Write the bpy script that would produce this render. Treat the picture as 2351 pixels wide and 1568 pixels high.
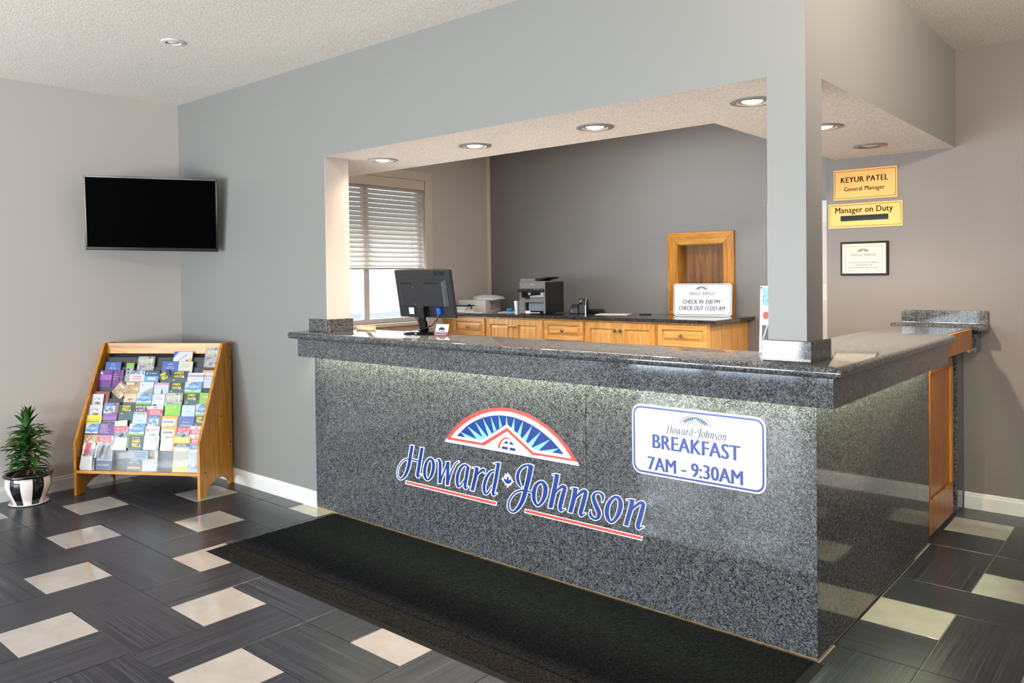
import bpy, bmesh, math, random
from mathutils import Vector, Matrix, Euler

# ------------------------------------------------------------------ scene, camera, light, exposure
for o in list(bpy.data.objects):
    bpy.data.objects.remove(o, do_unlink=True)
SC = bpy.context.scene
COL = SC.collection
R = math.radians
random.seed(7)

cam = bpy.data.cameras.new('camera')
cam.sensor_fit = 'HORIZONTAL'
cam.sensor_width = 36.0
cam.lens = 1805.85 / 2351 * 36.0
cam.shift_x = -(1175.13 - 1175.5) / 2351
cam.shift_y = (659.76 - 784.0) / 2351
cam.clip_start = 0.05
cam_ob = bpy.data.objects.new('camera', cam)
COL.objects.link(cam_ob)
_y, _p, _r = R(-40.7121), R(-0.848), R(-0.6764)
_f = Vector((math.sin(_y) * math.cos(_p), math.cos(_y) * math.cos(_p), math.sin(_p)))
_rt = Vector((math.cos(_y), -math.sin(_y), 0))
_up = _rt.cross(_f)
_rt, _up = math.cos(_r) * _rt + math.sin(_r) * _up, -math.sin(_r) * _rt + math.cos(_r) * _up
cam_ob.matrix_world = Matrix(((_rt.x, _up.x, -_f.x, 1.0691), (_rt.y, _up.y, -_f.y, -3.0042),
                              (_rt.z, _up.z, -_f.z, 1.4876), (0, 0, 0, 1)))
SC.camera = cam_ob

SC.view_settings.view_transform = 'Standard'
SC.view_settings.look = 'None'
SC.view_settings.gamma = 1.0
SC.view_settings.use_curve_mapping = False
SC.view_settings.exposure = 0.2

world = bpy.data.worlds.new('sky')
world.use_nodes = True
SC.world = world
_bg = world.node_tree.nodes['Background']
_bg.inputs[0].default_value = (0.78, 0.88, 1.0, 1)
_bg.inputs[1].default_value = 1.6


def area_light(name, loc, direction, sx, sy, power, color):
    l = bpy.data.lights.new(name, 'AREA')
    l.shape = 'RECTANGLE'
    l.size, l.size_y = sx, sy
    l.energy = power
    l.color = color
    o = bpy.data.objects.new(name, l)
    o.location = loc
    o.rotation_euler = Vector(direction).to_track_quat('-Z', 'Y').to_euler()
    COL.objects.link(o)
    return o


def spot_light(name, loc, power, color, angle=130, blend=0.8, radius=0.05):
    l = bpy.data.lights.new(name, 'SPOT')
    l.energy = power
    l.color = color
    l.spot_size = R(angle)
    l.spot_blend = blend
    l.shadow_soft_size = radius
    o = bpy.data.objects.new(name, l)
    o.location = loc
    COL.objects.link(o)
    return o


DAY = (0.76, 0.88, 1.0)
WARM = (1.0, 0.80, 0.61)
# daylight through the glass front behind the camera, one light per bay of glass
for _x in (-4.3, -3.05, -1.75, -0.45, 0.85, 2.15):
    area_light('daylight_front', (_x, -6.62, 1.25), (0, 1, 0.0), 1.05, 2.1, {-4.3: 115, -3.05: 72, -1.75: 46, -0.45: 34}.get(_x, 24), DAY)
    area_light('ground_bounce', (_x, -6.75, 0.9), (0, 1, 0.75), 1.05, 1.2, 78 if _x < 0 else 50, (1.0, 0.93, 0.86))
# daylight at the office window
area_light('daylight_office', (-4.8, 1.6, 1.4), (1, 0.15, 0.1), 1.3, 0.75, 55, (0.86, 0.93, 1.0))
# unseen lamp added above the back counter to brighten the office
area_light('office_fill_light', (-2.4, 1.7, 2.80), (0, 0, -1), 1.0, 0.5, 20, (1.0, 0.94, 0.87))
# unseen fill lamps added behind and beside the camera
for _x, _yy, _pw in ((-2.6, -4.2, 8), (-0.4, -4.2, 8), (1.8, -4.0, 10)):
    spot_light('lobby_fill_light', (_x, _yy, 2.83), _pw, (1.0, 0.92, 0.84), 165, 1.0, 0.08)
_ww = area_light('soffit_side_fill', (1.7, -0.7, 2.78), (-1.0, 0.95, 0.12), 0.5, 0.12, 33, (1.0, 0.86, 0.74))  # lamp added to brighten the soffit's right side alone
_ww.data.spread = R(95)
area_light('lobby_side_fill', (3.6, -0.5, 2.84), (0, 0, -1), 1.2, 0.6, 8, (1.0, 0.86, 0.74))  # added warm fill from the right, standing for no real fitting

area_light('lobby_ceiling_fill', (2.9, 0.1, 1.9), (0, 0, 1), 0.3, 0.3, 34, (1.0, 0.82, 0.64))  # upward lamp added to brighten the ceiling at the right

# ------------------------------------------------------------------ helpers
def lin(c):
    if isinstance(c, str):
        c = c.lstrip('#')
        c = [int(c[i:i + 2], 16) / 255 for i in (0, 2, 4)]
    return tuple(x / 12.92 if x <= 0.04045 else ((x + 0.055) / 1.055) ** 2.4 for x in c) + (1.0,)


class N:
    """small wrapper to wire shader nodes"""
    def __init__(s, name):
        s.m = bpy.data.materials.new(name)
        s.m.use_nodes = True
        s.t = s.m.node_tree
        s.b = s.t.nodes['Principled BSDF']
        s.out = s.t.nodes['Material Output']

    def n(s, typ, **kw):
        x = s.t.nodes.new(typ)
        for k, v in kw.items():
            if k in x.inputs.keys():
                x.inputs[k].default_value = v
            else:
                setattr(x, k, v)
        return x

    def l(s, a, b):
        s.t.links.new(a, b)

    def ramp(s, fac, stops, interp='LINEAR'):
        r = s.n('ShaderNodeValToRGB')
        r.color_ramp.interpolation = interp
        el = r.color_ramp.elements
        while len(el) < len(stops):
            el.new(0.5)
        for e, (p, c) in zip(el, stops):
            e.position = p
            e.color = lin(c)
        s.l(fac, r.inputs[0])
        return r.outputs[0]

    def coords(s, scale=(1, 1, 1), kind='Object', rot=(0, 0, 0)):
        tc = s.n('ShaderNodeTexCoord')
        mp = s.n('ShaderNodeMapping')
        mp.inputs['Scale'].default_value = scale
        mp.inputs['Rotation'].default_value = rot
        s.l(tc.outputs[kind], mp.inputs[0])
        return mp.outputs[0]

    def bump(s, h, strength=0.2, dist=0.002):
        b = s.n('ShaderNodeBump')
        b.inputs['Strength'].default_value = strength
        b.inputs['Distance'].default_value = dist
        s.l(h, b.inputs['Height'])
        s.l(b.outputs[0], s.b.inputs['Normal'])


MATS = {}


def flat(name, color, rough=0.5, metal=0.0, spec=0.5, emit=None, es=0.0, coat=0.0):
    if name in MATS:
        return MATS[name]
    k = N(name)
    k.b.inputs['Base Color'].default_value = lin(color)
    k.b.inputs['Roughness'].default_value = rough
    k.b.inputs['Metallic'].default_value = metal
    k.b.inputs['Specular IOR Level'].default_value = spec
    k.b.inputs['Coat Weight'].default_value = coat
    if emit:
        k.b.inputs['Emission Color'].default_value = lin(emit)
        k.b.inputs['Emission Strength'].default_value = es
    MATS[name] = k.m
    return k.m


def ink(color, rough=0.4):
    return flat('print_' + color.lstrip('#'), color, rough)


def m_paint(name, color, rough=0.55, var=0.03):
    k = N(name)
    c = k.coords((1, 1, 1))
    nz = k.n('ShaderNodeTexNoise', Scale=420.0, Detail=2.0)
    k.l(c, nz.inputs[0])
    k.bump(nz.outputs[0], 0.08, 0.001)
    k.b.inputs['Base Color'].default_value = lin(color)
    k.b.inputs['Roughness'].default_value = rough
    MATS[name] = k.m
    return k.m


def m_stipple(name, color):
    k = N(name)
    c = k.coords()
    nz = k.n('ShaderNodeTexNoise', Scale=95.0, Detail=3.0, Roughness=0.6)
    k.l(c, nz.inputs[0])
    lo = tuple(x * 0.86 for x in [int(color[i:i + 2], 16) / 255 for i in (1, 3, 5)])
    k.l(k.ramp(nz.outputs[0], [(0.32, lo), (0.62, color)]), k.b.inputs['Base Color'])
    k.bump(nz.outputs[0], 0.6, 0.004)
    k.b.inputs['Roughness'].default_value = 0.9
    MATS[name] = k.m
    return k.m


def m_granite(name, tint=1.0, rough=0.10):
    k = N(name)
    c = k.coords()
    v = k.n('ShaderNodeTexVoronoi', Scale=250.0)
    nd = k.n('ShaderNodeTexNoise', Scale=260.0, Detail=2.0)
    k.l(c, nd.inputs[0])
    add = k.n('ShaderNodeMixRGB', blend_type='LINEAR_LIGHT')
    add.inputs[0].default_value = 0.006
    k.l(c, add.inputs[1])
    k.l(nd.outputs[1], add.inputs[2])
    k.l(add.outputs[0], v.inputs[0])
    sep = k.n('ShaderNodeSeparateColor')
    k.l(v.outputs['Color'], sep.inputs[0])
    nz = k.n('ShaderNodeTexNoise', Scale=28.0, Detail=3.0)
    k.l(c, nz.inputs[0])
    mx = k.n('ShaderNodeMath', operation='MULTIPLY_ADD')
    k.l(nz.outputs[0], mx.inputs[0])
    mx.inputs[1].default_value = 0.5
    mx.inputs[2].default_value = -0.25
    ad = k.n('ShaderNodeMath', operation='ADD')
    k.l(sep.outputs[0], ad.inputs[0])
    k.l(mx.outputs[0], ad.inputs[1])
    t = lambda v: tuple(min(1, x / 255 * tint) for x in v)
    col = k.ramp(ad.outputs[0], [(0.0, t((34, 38, 44))), (0.22, t((68, 72, 79))), (0.45, t((107, 112, 119))),
                                 (0.68, t((143, 147, 152))), (0.88, t((186, 187, 188)))])
    k.l(col, k.b.inputs['Base Color'])
    k.b.inputs['Roughness'].default_value = rough
    k.b.inputs['Specular IOR Level'].default_value = 0.55
    MATS[name] = k.m
    return k.m


def m_wood(name, c0, c1, c2, axis='Z', scale=1.0, rough=0.32):
    k = N(name)
    st = {'X': (2.0, 26, 26), 'Y': (26, 2.0, 26), 'Z': (26, 26, 2.0)}[axis]
    c = k.coords(tuple(x * scale for x in st))
    nz = k.n('ShaderNodeTexNoise', Scale=1.6, Detail=5.0, Roughness=0.62, Distortion=0.6)
    k.l(c, nz.inputs[0])
    c2_ = k.coords(tuple(x * scale * 9 for x in st))
    nf = k.n('ShaderNodeTexNoise', Scale=1.0, Detail=2.0)
    k.l(c2_, nf.inputs[0])
    mx = k.n('ShaderNodeMath', operation='MULTIPLY_ADD')
    k.l(nf.outputs[0], mx.inputs[0])
    mx.inputs[1].default_value = 0.22
    k.l(nz.outputs[0], mx.inputs[2])
    col = k.ramp(mx.outputs[0], [(0.38, c0), (0.58, c1), (0.78, c2)])
    k.l(col, k.b.inputs['Base Color'])
    k.b.inputs['Roughness'].default_value = rough
    k.bump(mx.outputs[0], 0.06, 0.001)
    MATS[name] = k.m
    return k.m


def m_striped_tile(name):
    """dark porcelain with fine streaks along local X; every tile a little different"""
    k = N(name)
    tc = k.n('ShaderNodeTexCoord')
    oi = k.n('ShaderNodeObjectInfo')
    off = k.n('ShaderNodeVectorMath', operation='SCALE')
    off.inputs[0].default_value = (3.1, 7.7, 0.0)
    k.l(oi.outputs['Random'], off.inputs['Scale'])
    ad = k.n('ShaderNodeVectorMath', operation='ADD')
    k.l(tc.outputs['Object'], ad.inputs[0])
    k.l(off.outputs[0], ad.inputs[1])
    mp = k.n('ShaderNodeMapping')
    mp.inputs['Scale'].default_value = (1.3, 270, 1)
    k.l(ad.outputs[0], mp.inputs[0])
    nz = k.n('ShaderNodeTexNoise', Scale=1.0, Detail=3.0, Roughness=0.7)
    k.l(mp.outputs[0], nz.inputs[0])
    mp2 = k.n('ShaderNodeMapping')
    mp2.inputs['Scale'].default_value = (0.5, 34, 1)
    k.l(ad.outputs[0], mp2.inputs[0])
    n2 = k.n('ShaderNodeTexNoise', Scale=1.0, Detail=2.0)
    k.l(mp2.outputs[0], n2.inputs[0])
    mx = k.n('ShaderNodeMath', operation='MULTIPLY_ADD')
    k.l(n2.outputs[0], mx.inputs[0])
    mx.inputs[1].default_value = 0.2
    k.l(nz.outputs[0], mx.inputs[2])
    col = k.ramp(mx.outputs[0], [(0.44, (0.085, 0.094, 0.122)), (0.60, (0.15, 0.16, 0.196)), (0.72, (0.26, 0.27, 0.305)), (0.86, (0.42, 0.42, 0.44))])
    k.l(col, k.b.inputs['Base Color'])
    k.b.inputs['Roughness'].default_value = 0.30
    k.bump(mx.outputs[0], 0.10, 0.001)
    MATS[name] = k.m
    return k.m


def m_white_tile(name):
    k = N(name)
    c = k.coords((1, 1, 1))
    nz = k.n('ShaderNodeTexNoise', Scale=7.0, Detail=4.0)
    k.l(c, nz.inputs[0])
    k.l(k.ramp(nz.outputs[0], [(0.3, '#a09c98'), (0.7, '#aeaaa6')]), k.b.inputs['Base Color'])
    k.b.inputs['Roughness'].default_value = 0.07
    MATS[name] = k.m
    return k.m


def m_speck(name, c0, c1, scale, rough, lo=0.4, hi=0.7, bump=0.0):
    k = N(name)
    c = k.coords()
    nz = k.n('ShaderNodeTexNoise', Scale=scale, Detail=2.0)
    k.l(c, nz.inputs[0])
    k.l(k.ramp(nz.outputs[0], [(lo, c0), (hi, c1)]), k.b.inputs['Base Color'])
    k.b.inputs['Roughness'].default_value = rough
    k.b.inputs['Specular IOR Level'].default_value = 0.15 if rough > 0.8 else 0.5
    if bump:
        k.bump(nz.outputs[0], bump, 0.003)
    MATS[name] = k.m
    return k.m


def m_glass(name, tint=(1, 1, 1), refl=0.5, dark=0.0):
    """thin pane: see-through with a fresnel sheen"""
    k = N(name)
    k.t.nodes.remove(k.b)
    tr = k.n('ShaderNodeBsdfTransparent')
    tr.inputs[0].default_value = (tint[0], tint[1], tint[2], 1)
    gl = k.n('ShaderNodeBsdfGlossy')
    gl.inputs['Roughness'].default_value = 0.02
    fr = k.n('ShaderNodeFresnel', IOR=1.45)
    ml = k.n('ShaderNodeMath', operation='MULTIPLY')
    k.l(fr.outputs[0], ml.inputs[0])
    ml.inputs[1].default_value = refl * 2
    mx = k.n('ShaderNodeMixShader')
    k.l(ml.outputs[0], mx.inputs[0])
    k.l(tr.outputs[0], mx.inputs[1])
    k.l(gl.outputs[0], mx.inputs[2])
    k.l(mx.outputs[0], k.out.inputs[0])
    MATS[name] = k.m
    return k.m


def m_photo(name, cols, scale=30.0):
    """blotchy printed photograph"""
    if name in MATS:
        return MATS[name]
    k = N(name)
    c = k.coords()
    nz = k.n('ShaderNodeTexNoise', Scale=scale, Detail=4.0, Roughness=0.6)
    k.l(c, nz.inputs[0])
    n = len(cols)
    k.l(k.ramp(nz.outputs[0], [(0.28 + 0.44 * i / max(1, n - 1), c) for i, c in enumerate(cols)]), k.b.inputs['Base Color'])
    k.b.inputs['Roughness'].default_value = 0.3
    MATS[name] = k.m
    return k.m


class MB:
    """collects shapes and links them as ONE mesh object"""
    def __init__(s):
        s.v, s.f, s.m = [], [], []

    def add(s, verts, faces, m=0):
        b = len(s.v)
        s.v += [tuple(x) for x in verts]
        s.f += [tuple(i + b for i in f) for f in faces]
        s.m += [m] * len(faces)
        return s

    def box(s, x0, y0, z0, x1, y1, z1, m=0):
        v = [(x0, y0, z0), (x1, y0, z0), (x1, y1, z0), (x0, y1, z0), (x0, y0, z1), (x1, y0, z1), (x1, y1, z1), (x0, y1, z1)]
        return s.add(v, [(0, 3, 2, 1), (4, 5, 6, 7), (0, 1, 5, 4), (1, 2, 6, 5), (2, 3, 7, 6), (3, 0, 4, 7)], m)

    def prism(s, pts, axis, a, b, m=0):
        """polygon pts extruded along axis from a to b; pts are (y,z) for x, (x,z) for y, (x,y) for z"""
        def P(p, t):
            return {'x': (t, p[0], p[1]), 'y': (p[0], t, p[1]), 'z': (p[0], p[1], t)}[axis]
        n = len(pts)
        v = [P(p, a) for p in pts] + [P(p, b) for p in pts]
        f = [tuple(range(n)), tuple(range(2 * n - 1, n - 1, -1))] + [(i, (i + 1) % n, n + (i + 1) % n, n + i) for i in range(n)]
        return s.add(v, f, m)

    def loft(s, rings, closed=True, caps=True, m=0):
        n = len(rings[0])
        v = [p for r in rings for p in r]
        f = []
        for i in range(len(rings) - 1):
            for j in range(n if closed else n - 1):
                k = (j + 1) % n
                f.append((i * n + j, i * n + k, (i + 1) * n + k, (i + 1) * n + j))
        if caps:
            f += [tuple(range(n - 1, -1, -1)), tuple((len(rings) - 1) * n + j for j in range(n))]
        return s.add(v, f, m)

    def lathe(s, prof, seg=24, c=(0, 0, 0), m=0, mf=None, caps=True):
        rings = [[(c[0] + r * math.cos(2 * math.pi * j / seg), c[1] + r * math.sin(2 * math.pi * j / seg), c[2] + z) for j in range(seg)] for r, z in prof]
        b = len(s.f)
        s.loft(rings, True, caps, m)
        if mf:
            for i in range(len(prof) - 1):
                for j in range(seg):
                    s.m[b + i * seg + j] = mf(i, j)
        return s

    def cyl(s, p0, p1, r0, r1=None, seg=12, m=0):
        return s.tube([p0, p1], [r0, r1 if r1 is not None else r0], seg, m)

    def tube(s, path, r, seg=8, m=0):
        path = [Vector(p) for p in path]
        rs = r if isinstance(r, (list, tuple)) else [r] * len(path)
        rings = []
        up = Vector((0, 0, 1))
        for i, p in enumerate(path):
            t = (path[min(i + 1, len(path) - 1)] - path[max(i - 1, 0)]).normalized()
            a = t.cross(up)
            if a.length < 1e-4:
                a = t.cross(Vector((1, 0, 0)))
            a.normalize()
            b = t.cross(a)
            rings.append([p + (a * math.cos(2 * math.pi * j / seg) + b * math.sin(2 * math.pi * j / seg)) * rs[i] for j in range(seg)])
        return s.loft(rings, True, True, m)

    def quad(s, a, b, c, d, m=0):
        return s.add([a, b, c, d], [(0, 1, 2, 3)], m)

    def poly(s, pts, m=0):
        return s.add(pts, [tuple(range(len(pts)))], m)

    def build(s, name, mats, parent=None, bevel=0.0, smooth=False, loc=None, rot=None, seg=1, recalc=True):
        me = bpy.data.meshes.new(name)
        me.from_pydata(s.v, [], s.f)
        for m in (mats if isinstance(mats, (list, tuple)) else [mats]):
            me.materials.append(m)
        me.polygons.foreach_set('material_index', s.m)
        if bevel or recalc:
            bm = bmesh.new()
            bm.from_mesh(me)
            if recalc:
                bmesh.ops.recalc_face_normals(bm, faces=bm.faces)
            if bevel:
                es = [e for e in bm.edges if len(e.link_faces) == 2 and e.calc_face_angle(0) > 0.5]
                bmesh.ops.bevel(bm, geom=es, offset=bevel, segments=seg, profile=0.5, affect='EDGES', clamp_overlap=True)
            bm.to_mesh(me)
            bm.free()
        if smooth:
            me.shade_smooth()
            me.set_sharp_from_angle(angle=R(38))
        o = bpy.data.objects.new(name, me)
        COL.objects.link(o)
        if loc is not None:
            o.location = loc
        if rot is not None:
            o.rotation_euler = rot
        if parent:
            o.parent = parent
        return o


def tag(o, label, cat, group=None):
    o['label'] = label
    o['category'] = cat
    if group:
        o['group'] = group
    return o


def thing(name, label, cat, loc=(0, 0, 0), rot=(0, 0, 0), group=None):
    o = bpy.data.objects.new(name, None)
    o.empty_display_size = 0.1
    o.location = loc
    o.rotation_euler = rot
    COL.objects.link(o)
    return tag(o, label, cat, group)


def struct(o):
    o['kind'] = 'structure'
    return o


# ---- lettering: the built-in typeface turned into flat mesh, fitted into a box
TEXTS = {}


def text_shape(s, bold=0.0, spacing=1.0):
    key = (s, bold, spacing)
    if key not in TEXTS:
        cu = bpy.data.curves.new('lettering', 'FONT')
        cu.body = s
        cu.size = 1.0
        cu.offset = bold
        cu.resolution_u = 3
        cu.space_character = spacing
        cu.fill_mode = 'FRONT'
        ob = bpy.data.objects.new('lettering', cu)
        COL.objects.link(ob)
        me = bpy.data.meshes.new_from_object(ob.evaluated_get(bpy.context.evaluated_depsgraph_get()))
        vs = [(v.co.x, v.co.y) for v in me.vertices]
        fs = [tuple(p.vertices) for p in me.polygons]
        bpy.data.objects.remove(ob, do_unlink=True)
        bpy.data.curves.remove(cu)
        bpy.data.meshes.remove(me)
        xs, ys = [v[0] for v in vs], [v[1] for v in vs]
        x0, x1, y0, y1 = min(xs), max(xs), min(ys), max(ys)
        TEXTS[key] = ([((x - x0) / (x1 - x0), (y - y0) / (y1 - y0)) for x, y in vs], fs)
    return TEXTS[key]


def put_text(mb, s, o, u, v, m=0, bold=0.0, spacing=1.0, shear=0.0):
    """o lower-left corner, u full-width vector, v full-height vector"""
    vs, fs = text_shape(s, 0.0, spacing)
    o, u, v = Vector(o), Vector(u), Vector(v)
    d = u.normalized() * v.length * bold * 1.3
    nn = u.cross(v).normalized() * 0.00003
    for k in ((-1, 0, 1) if bold else (0,)):
        mb.add([o + d + (u - 2 * d) * (x + shear * y) + v * y + d * k + nn * (k + 1) for x, y in vs], fs, m)


def rrect(x0, z0, x1, z1, r, n=5):
    pts = []
    for cx, cz, a0 in ((x1 - r, z0 + r, -90), (x1 - r, z1 - r, 0), (x0 + r, z1 - r, 90), (x0 + r, z0 + r, 180)):
        for i in range(n + 1):
            a = R(a0 + 90 * i / n)
            pts.append((cx + r * math.cos(a), cz + r * math.sin(a)))
    return pts


def ring(mb, outer, inner, place, m=0):
    n = len(outer)
    v = [place(*p) for p in outer] + [place(*p) for p in inner]
    mb.add(v, [(i, (i + 1) % n, n + (i + 1) % n, n + i) for i in range(n)], m)


def text_letters(parent, s, o, u, v, mat, bold=0.0, spacing=1.0, shear=0.0):
    """like put_text, but every letter becomes a part of its own"""
    vs, fs = text_shape(s, 0.0, spacing)
    par = list(range(len(vs)))
    def root(i):
        while par[i] != i:
            par[i] = par[par[i]]
            i = par[i]
        return i
    for f in fs:
        for i in f[1:]:
            par[root(i)] = root(f[0])
    comp = {}
    for f in fs:
        comp.setdefault(root(f[0]), []).append(f)
    spans = []
    for fl_ in comp.values():
        xs = [vs[i][0] for f in fl_ for i in f]
        spans.append([min(xs), max(xs), fl_])
    spans.sort(key=lambda a: a[0])
    merged = []
    for a in spans:
        if merged and a[0] < merged[-1][1] - 0.5 * min(a[1] - a[0], merged[-1][1] - merged[-1][0]):
            merged[-1][1] = max(merged[-1][1], a[1])
            merged[-1][2] = merged[-1][2] + a[2]
        else:
            merged.append(list(a))
    o, u, v = Vector(o), Vector(u), Vector(v)
    d = u.normalized() * v.length * bold * 1.3
    nn = u.cross(v).normalized() * 0.00003
    for _, _, fl_ in merged:
        ids = sorted({i for f in fl_ for i in f})
        ix = {i: k for k, i in enumerate(ids)}
        mb = MB()
        for k in ((-1, 0, 1) if bold else (0,)):
            mb.add([o + d + (u - 2 * d) * (vs[i][0] + shear * vs[i][1]) + v * vs[i][1] + d * k + nn * (k + 1) for i in ids], [tuple(ix[i] for i in f) for f in fl_])
        mb.build('letter', mat, parent, recalc=False)

# ------------------------------------------------------------------ materials
PAINT = m_paint('paint_grey_green', '#828380', 0.42)
PAINT_LIGHT = m_paint('paint_warm_white', '#c9c3be', 0.5)
PAINT_DARK = m_paint('paint_charcoal', '#7b7978', 0.45)
PAINT_SIGN = m_paint('paint_warm_grey', '#736c66', 0.45)
CEIL = m_stipple('stipple_ceiling', '#f3ece3')
CREAM = m_stipple('stipple_soffit', '#f8f0e8')
TRIM = flat('trim_white', '#d9d7d3', 0.35)
CASING = flat('casing_cream', '#d9cdbf', 0.4)
GRANITE = m_granite('granite_polished', 0.61, 0.06)
GRANITE_DARK = m_granite('granite_black', 0.42, 0.08)
OAK = m_wood('oak_golden', '#8a520f', '#ae711e', '#c48a35', 'Z')
OAKX = m_wood('oak_golden_across', '#935a11', '#ba7e25', '#cd953c', 'X')
MAPLE = m_wood('maple_honey', '#bf8440', '#d8a055', '#e6b878', 'Z')
MAPLEX = m_wood('maple_honey_across', '#bf8440', '#d8a055', '#e6b878', 'X')
WALNUT = m_wood('walnut_dark', '#5b3a1c', '#76502a', '#8b6236', 'Z')
OAKDARK = m_wood('oak_varnished', '#8a4f12', '#a8641b', '#bd7a2a', 'Z')
STRIPED = m_striped_tile('tile_dark_streaked')
WHITE_TILE = m_white_tile('tile_cream')
GROUT = m_speck('grout', '#8b8379', '#a59c90', 60, 0.85)
BLACK = flat('plastic_black', '#141416', 0.35)
BLACK_SATIN = flat('plastic_charcoal', '#2b2c2f', 0.3)
BLACK_GLOSS = flat('plastic_gloss_black', '#060608', 0.08, coat=0.5)
GREY_PL = flat('plastic_grey', '#86878a', 0.4)
SILVER = flat('metal_silver', '#c4c4c6', 0.22, 1.0)
NICKEL = flat('metal_nickel', '#b9b4ac', 0.18, 1.0)
CHROME = flat('metal_chrome', '#9aa6b4', 0.08, 1.0)
BRASS = flat('metal_brass', '#c78f48', 0.34, 0.4)
PAPER = flat('paper_white', '#f2f1ee', 0.6)
PAPER_PAGE = flat('paper_pages', '#dcd8d0', 0.7)
SIGNWHITE = flat('sign_white', '#f7f8fa', 0.18)
BLUE = flat('print_blue', '#153580', 0.3)
NAVY = flat('print_navy', '#14244f', 0.35)
CYAN = flat('print_cyan', '#84dcf5', 0.3)
RED = flat('print_coral', '#e04a42', 0.3)
WHITEP = flat('print_white', '#f6f8fb', 0.3)
INK = flat('print_black', '#0d0a08', 0.8, spec=0.0)
RUBBER = flat('rubber_black', '#131314', 0.75, spec=0.15)
GLASS = m_glass('window_glass', (0.97, 0.99, 1.0), 0.4)
ACRYLIC = m_glass('acrylic_clear', (0.93, 0.94, 0.95), 0.3)

# ------------------------------------------------------------------ room shell
XL, YG, YS, YB, XW = -5.007, 0.0215, 2.5737, 2.98, -4.385
HC, HS, XLB, XB, YI, XI, XSW = 2.865, 2.26, -3.092, -0.042, 0.7613, -0.7815, -0.838
YF, XR = -6.5, 5.0

fl = struct(MB().box(XL - 0.1, YF - 0.1, -0.12, XR + 0.1, YB + 0.1, -0.0035).build('floor', GROUT))
TP = 0.305
TX, TY = 0.0034, -1.0313
GAP = 0.0018


def tile_mesh(w, d, mat):
    mb = MB().box(-w / 2 + GAP, -d / 2 + GAP, -0.012, w / 2 - GAP, d / 2 - GAP, 0.0)
    o = mb.build('floor_tile', mat, bevel=0.0012)
    me = o.data
    bpy.data.objects.remove(o)
    return me


ME_W = tile_mesh(TP, TP, WHITE_TILE)
ME_D = tile_mesh(2 * TP, TP, STRIPED)
rest = MB()


def lay_tile(x0, y0, x1, y1, white):
    turn = (y1 - y0) > (x1 - x0) + 0.01
    a0, b0, a1, b1 = max(x0, XL + 0.004), max(y0, YF + 0.01), min(x1, XR - 0.01), min(y1, YS - 0.004 if x1 > 0 else YB - 0.01)
    if a1 - a0 < 0.02 or b1 - b0 < 0.02:
        return
    near = a1 > -5.1 and a0 < 2.4 and b1 > -2.45 and not (a1 < -0.3 and b0 > 0.03 and not a1 < XLB - 0.2) \
        and not (b0 > 0.03 and a1 < -0.3)
    if not near:
        rest.box(a0 + GAP, b0 + GAP, -0.012, a1 - GAP, b1 - GAP, 0.0, 0 if white else (2 if turn else 1))
        return
    full = abs((a1 - a0) - (x1 - x0)) < 1e-6 and abs((b1 - b0) - (y1 - y0)) < 1e-6
    if full:
        me = ME_W if white else ME_D
    elif turn:
        me = tile_mesh(b1 - b0, a1 - a0, STRIPED)
    else:
        me = tile_mesh(a1 - a0, b1 - b0, WHITE_TILE if white else STRIPED)
    o = bpy.data.objects.new('floor_tile', me)
    o.location = ((a0 + a1) / 2, (b0 + b1) / 2, 0.0)
    if turn:
        o.rotation_euler = (0, 0, R(90))
    COL.objects.link(o)
    o.parent = fl


for i in range(-19, 18):
    for j in range(-20, 15):
        if (i + 2 * j) % 5 == 0:
            x, y = TX + i * TP, TY + j * TP
            lay_tile(x, y, x + TP, y + TP, True)
            lay_tile(x, y + TP, x + 2 * TP, y + 2 * TP, False)
            lay_tile(x + TP, y - TP, x + 2 * TP, y + TP, False)
STRIPED_T = m_striped_tile('tile_dark_streaked_far')
ro = rest.build('floor_tiles_beyond', [WHITE_TILE, STRIPED, STRIPED_T], fl)
ro['kind'] = 'stuff'

struct(MB().box(XL - 0.1, YF - 0.1, HC, XR + 0.1, YB + 0.1, HC + 0.12).build('ceiling', CEIL))
struct(MB().box(XL - 0.12, YF, 0, XL, YG, HC).build('wall_left', PAINT_LIGHT))
struct(MB().box(XL, YG, 0, XLB - 0.002, YG + 0.187, HC).build('wall_back', PAINT))
struct(MB().box(XLB - 0.002, YG + 0.0005, 1.143, XLB, YG + 0.187, HS).build('trim_1', PAINT_LIGHT))
struct(MB().box(XSW, YS, 0, XR, YB, HC).build('wall_right', PAINT_SIGN))
struct(MB().box(XR, YF, 0, XR + 0.12, YS, HC).build('wall_side', PAINT_LIGHT))
struct(MB().box(XW - 0.12, YB, 0, -2.205, YB + 0.12, HC).box(-1.796, YB, 0, XSW, YB + 0.12, HC).box(-2.205, YB, 0, -1.796, YB + 0.12, 1.143)
       .box(-2.205, YB, 1.734, -1.796, YB + 0.12, HC).build('wall_office_back', PAINT_DARK))

# soffit: an L of dropped ceiling above the counter
sf = MB()
sf.box(XLB - 0.002, YG, HS, XB, YI, HC)
sf.box(XI, YI, HS, XB, YS, HC)
sf.box(XW, YG + 0.187, HS, XLB - 0.002, YI, HC)
sf.m[0] = sf.m[6] = sf.m[12] = 1
struct(sf.build('ceiling_soffit', [PAINT, CREAM], recalc=False))
struct(MB().box(-0.1942, YG - 0.002, 1.143, XB + 0.0005, YG + 0.1727, HS + 0.012).build('pillar', PAINT))

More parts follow.
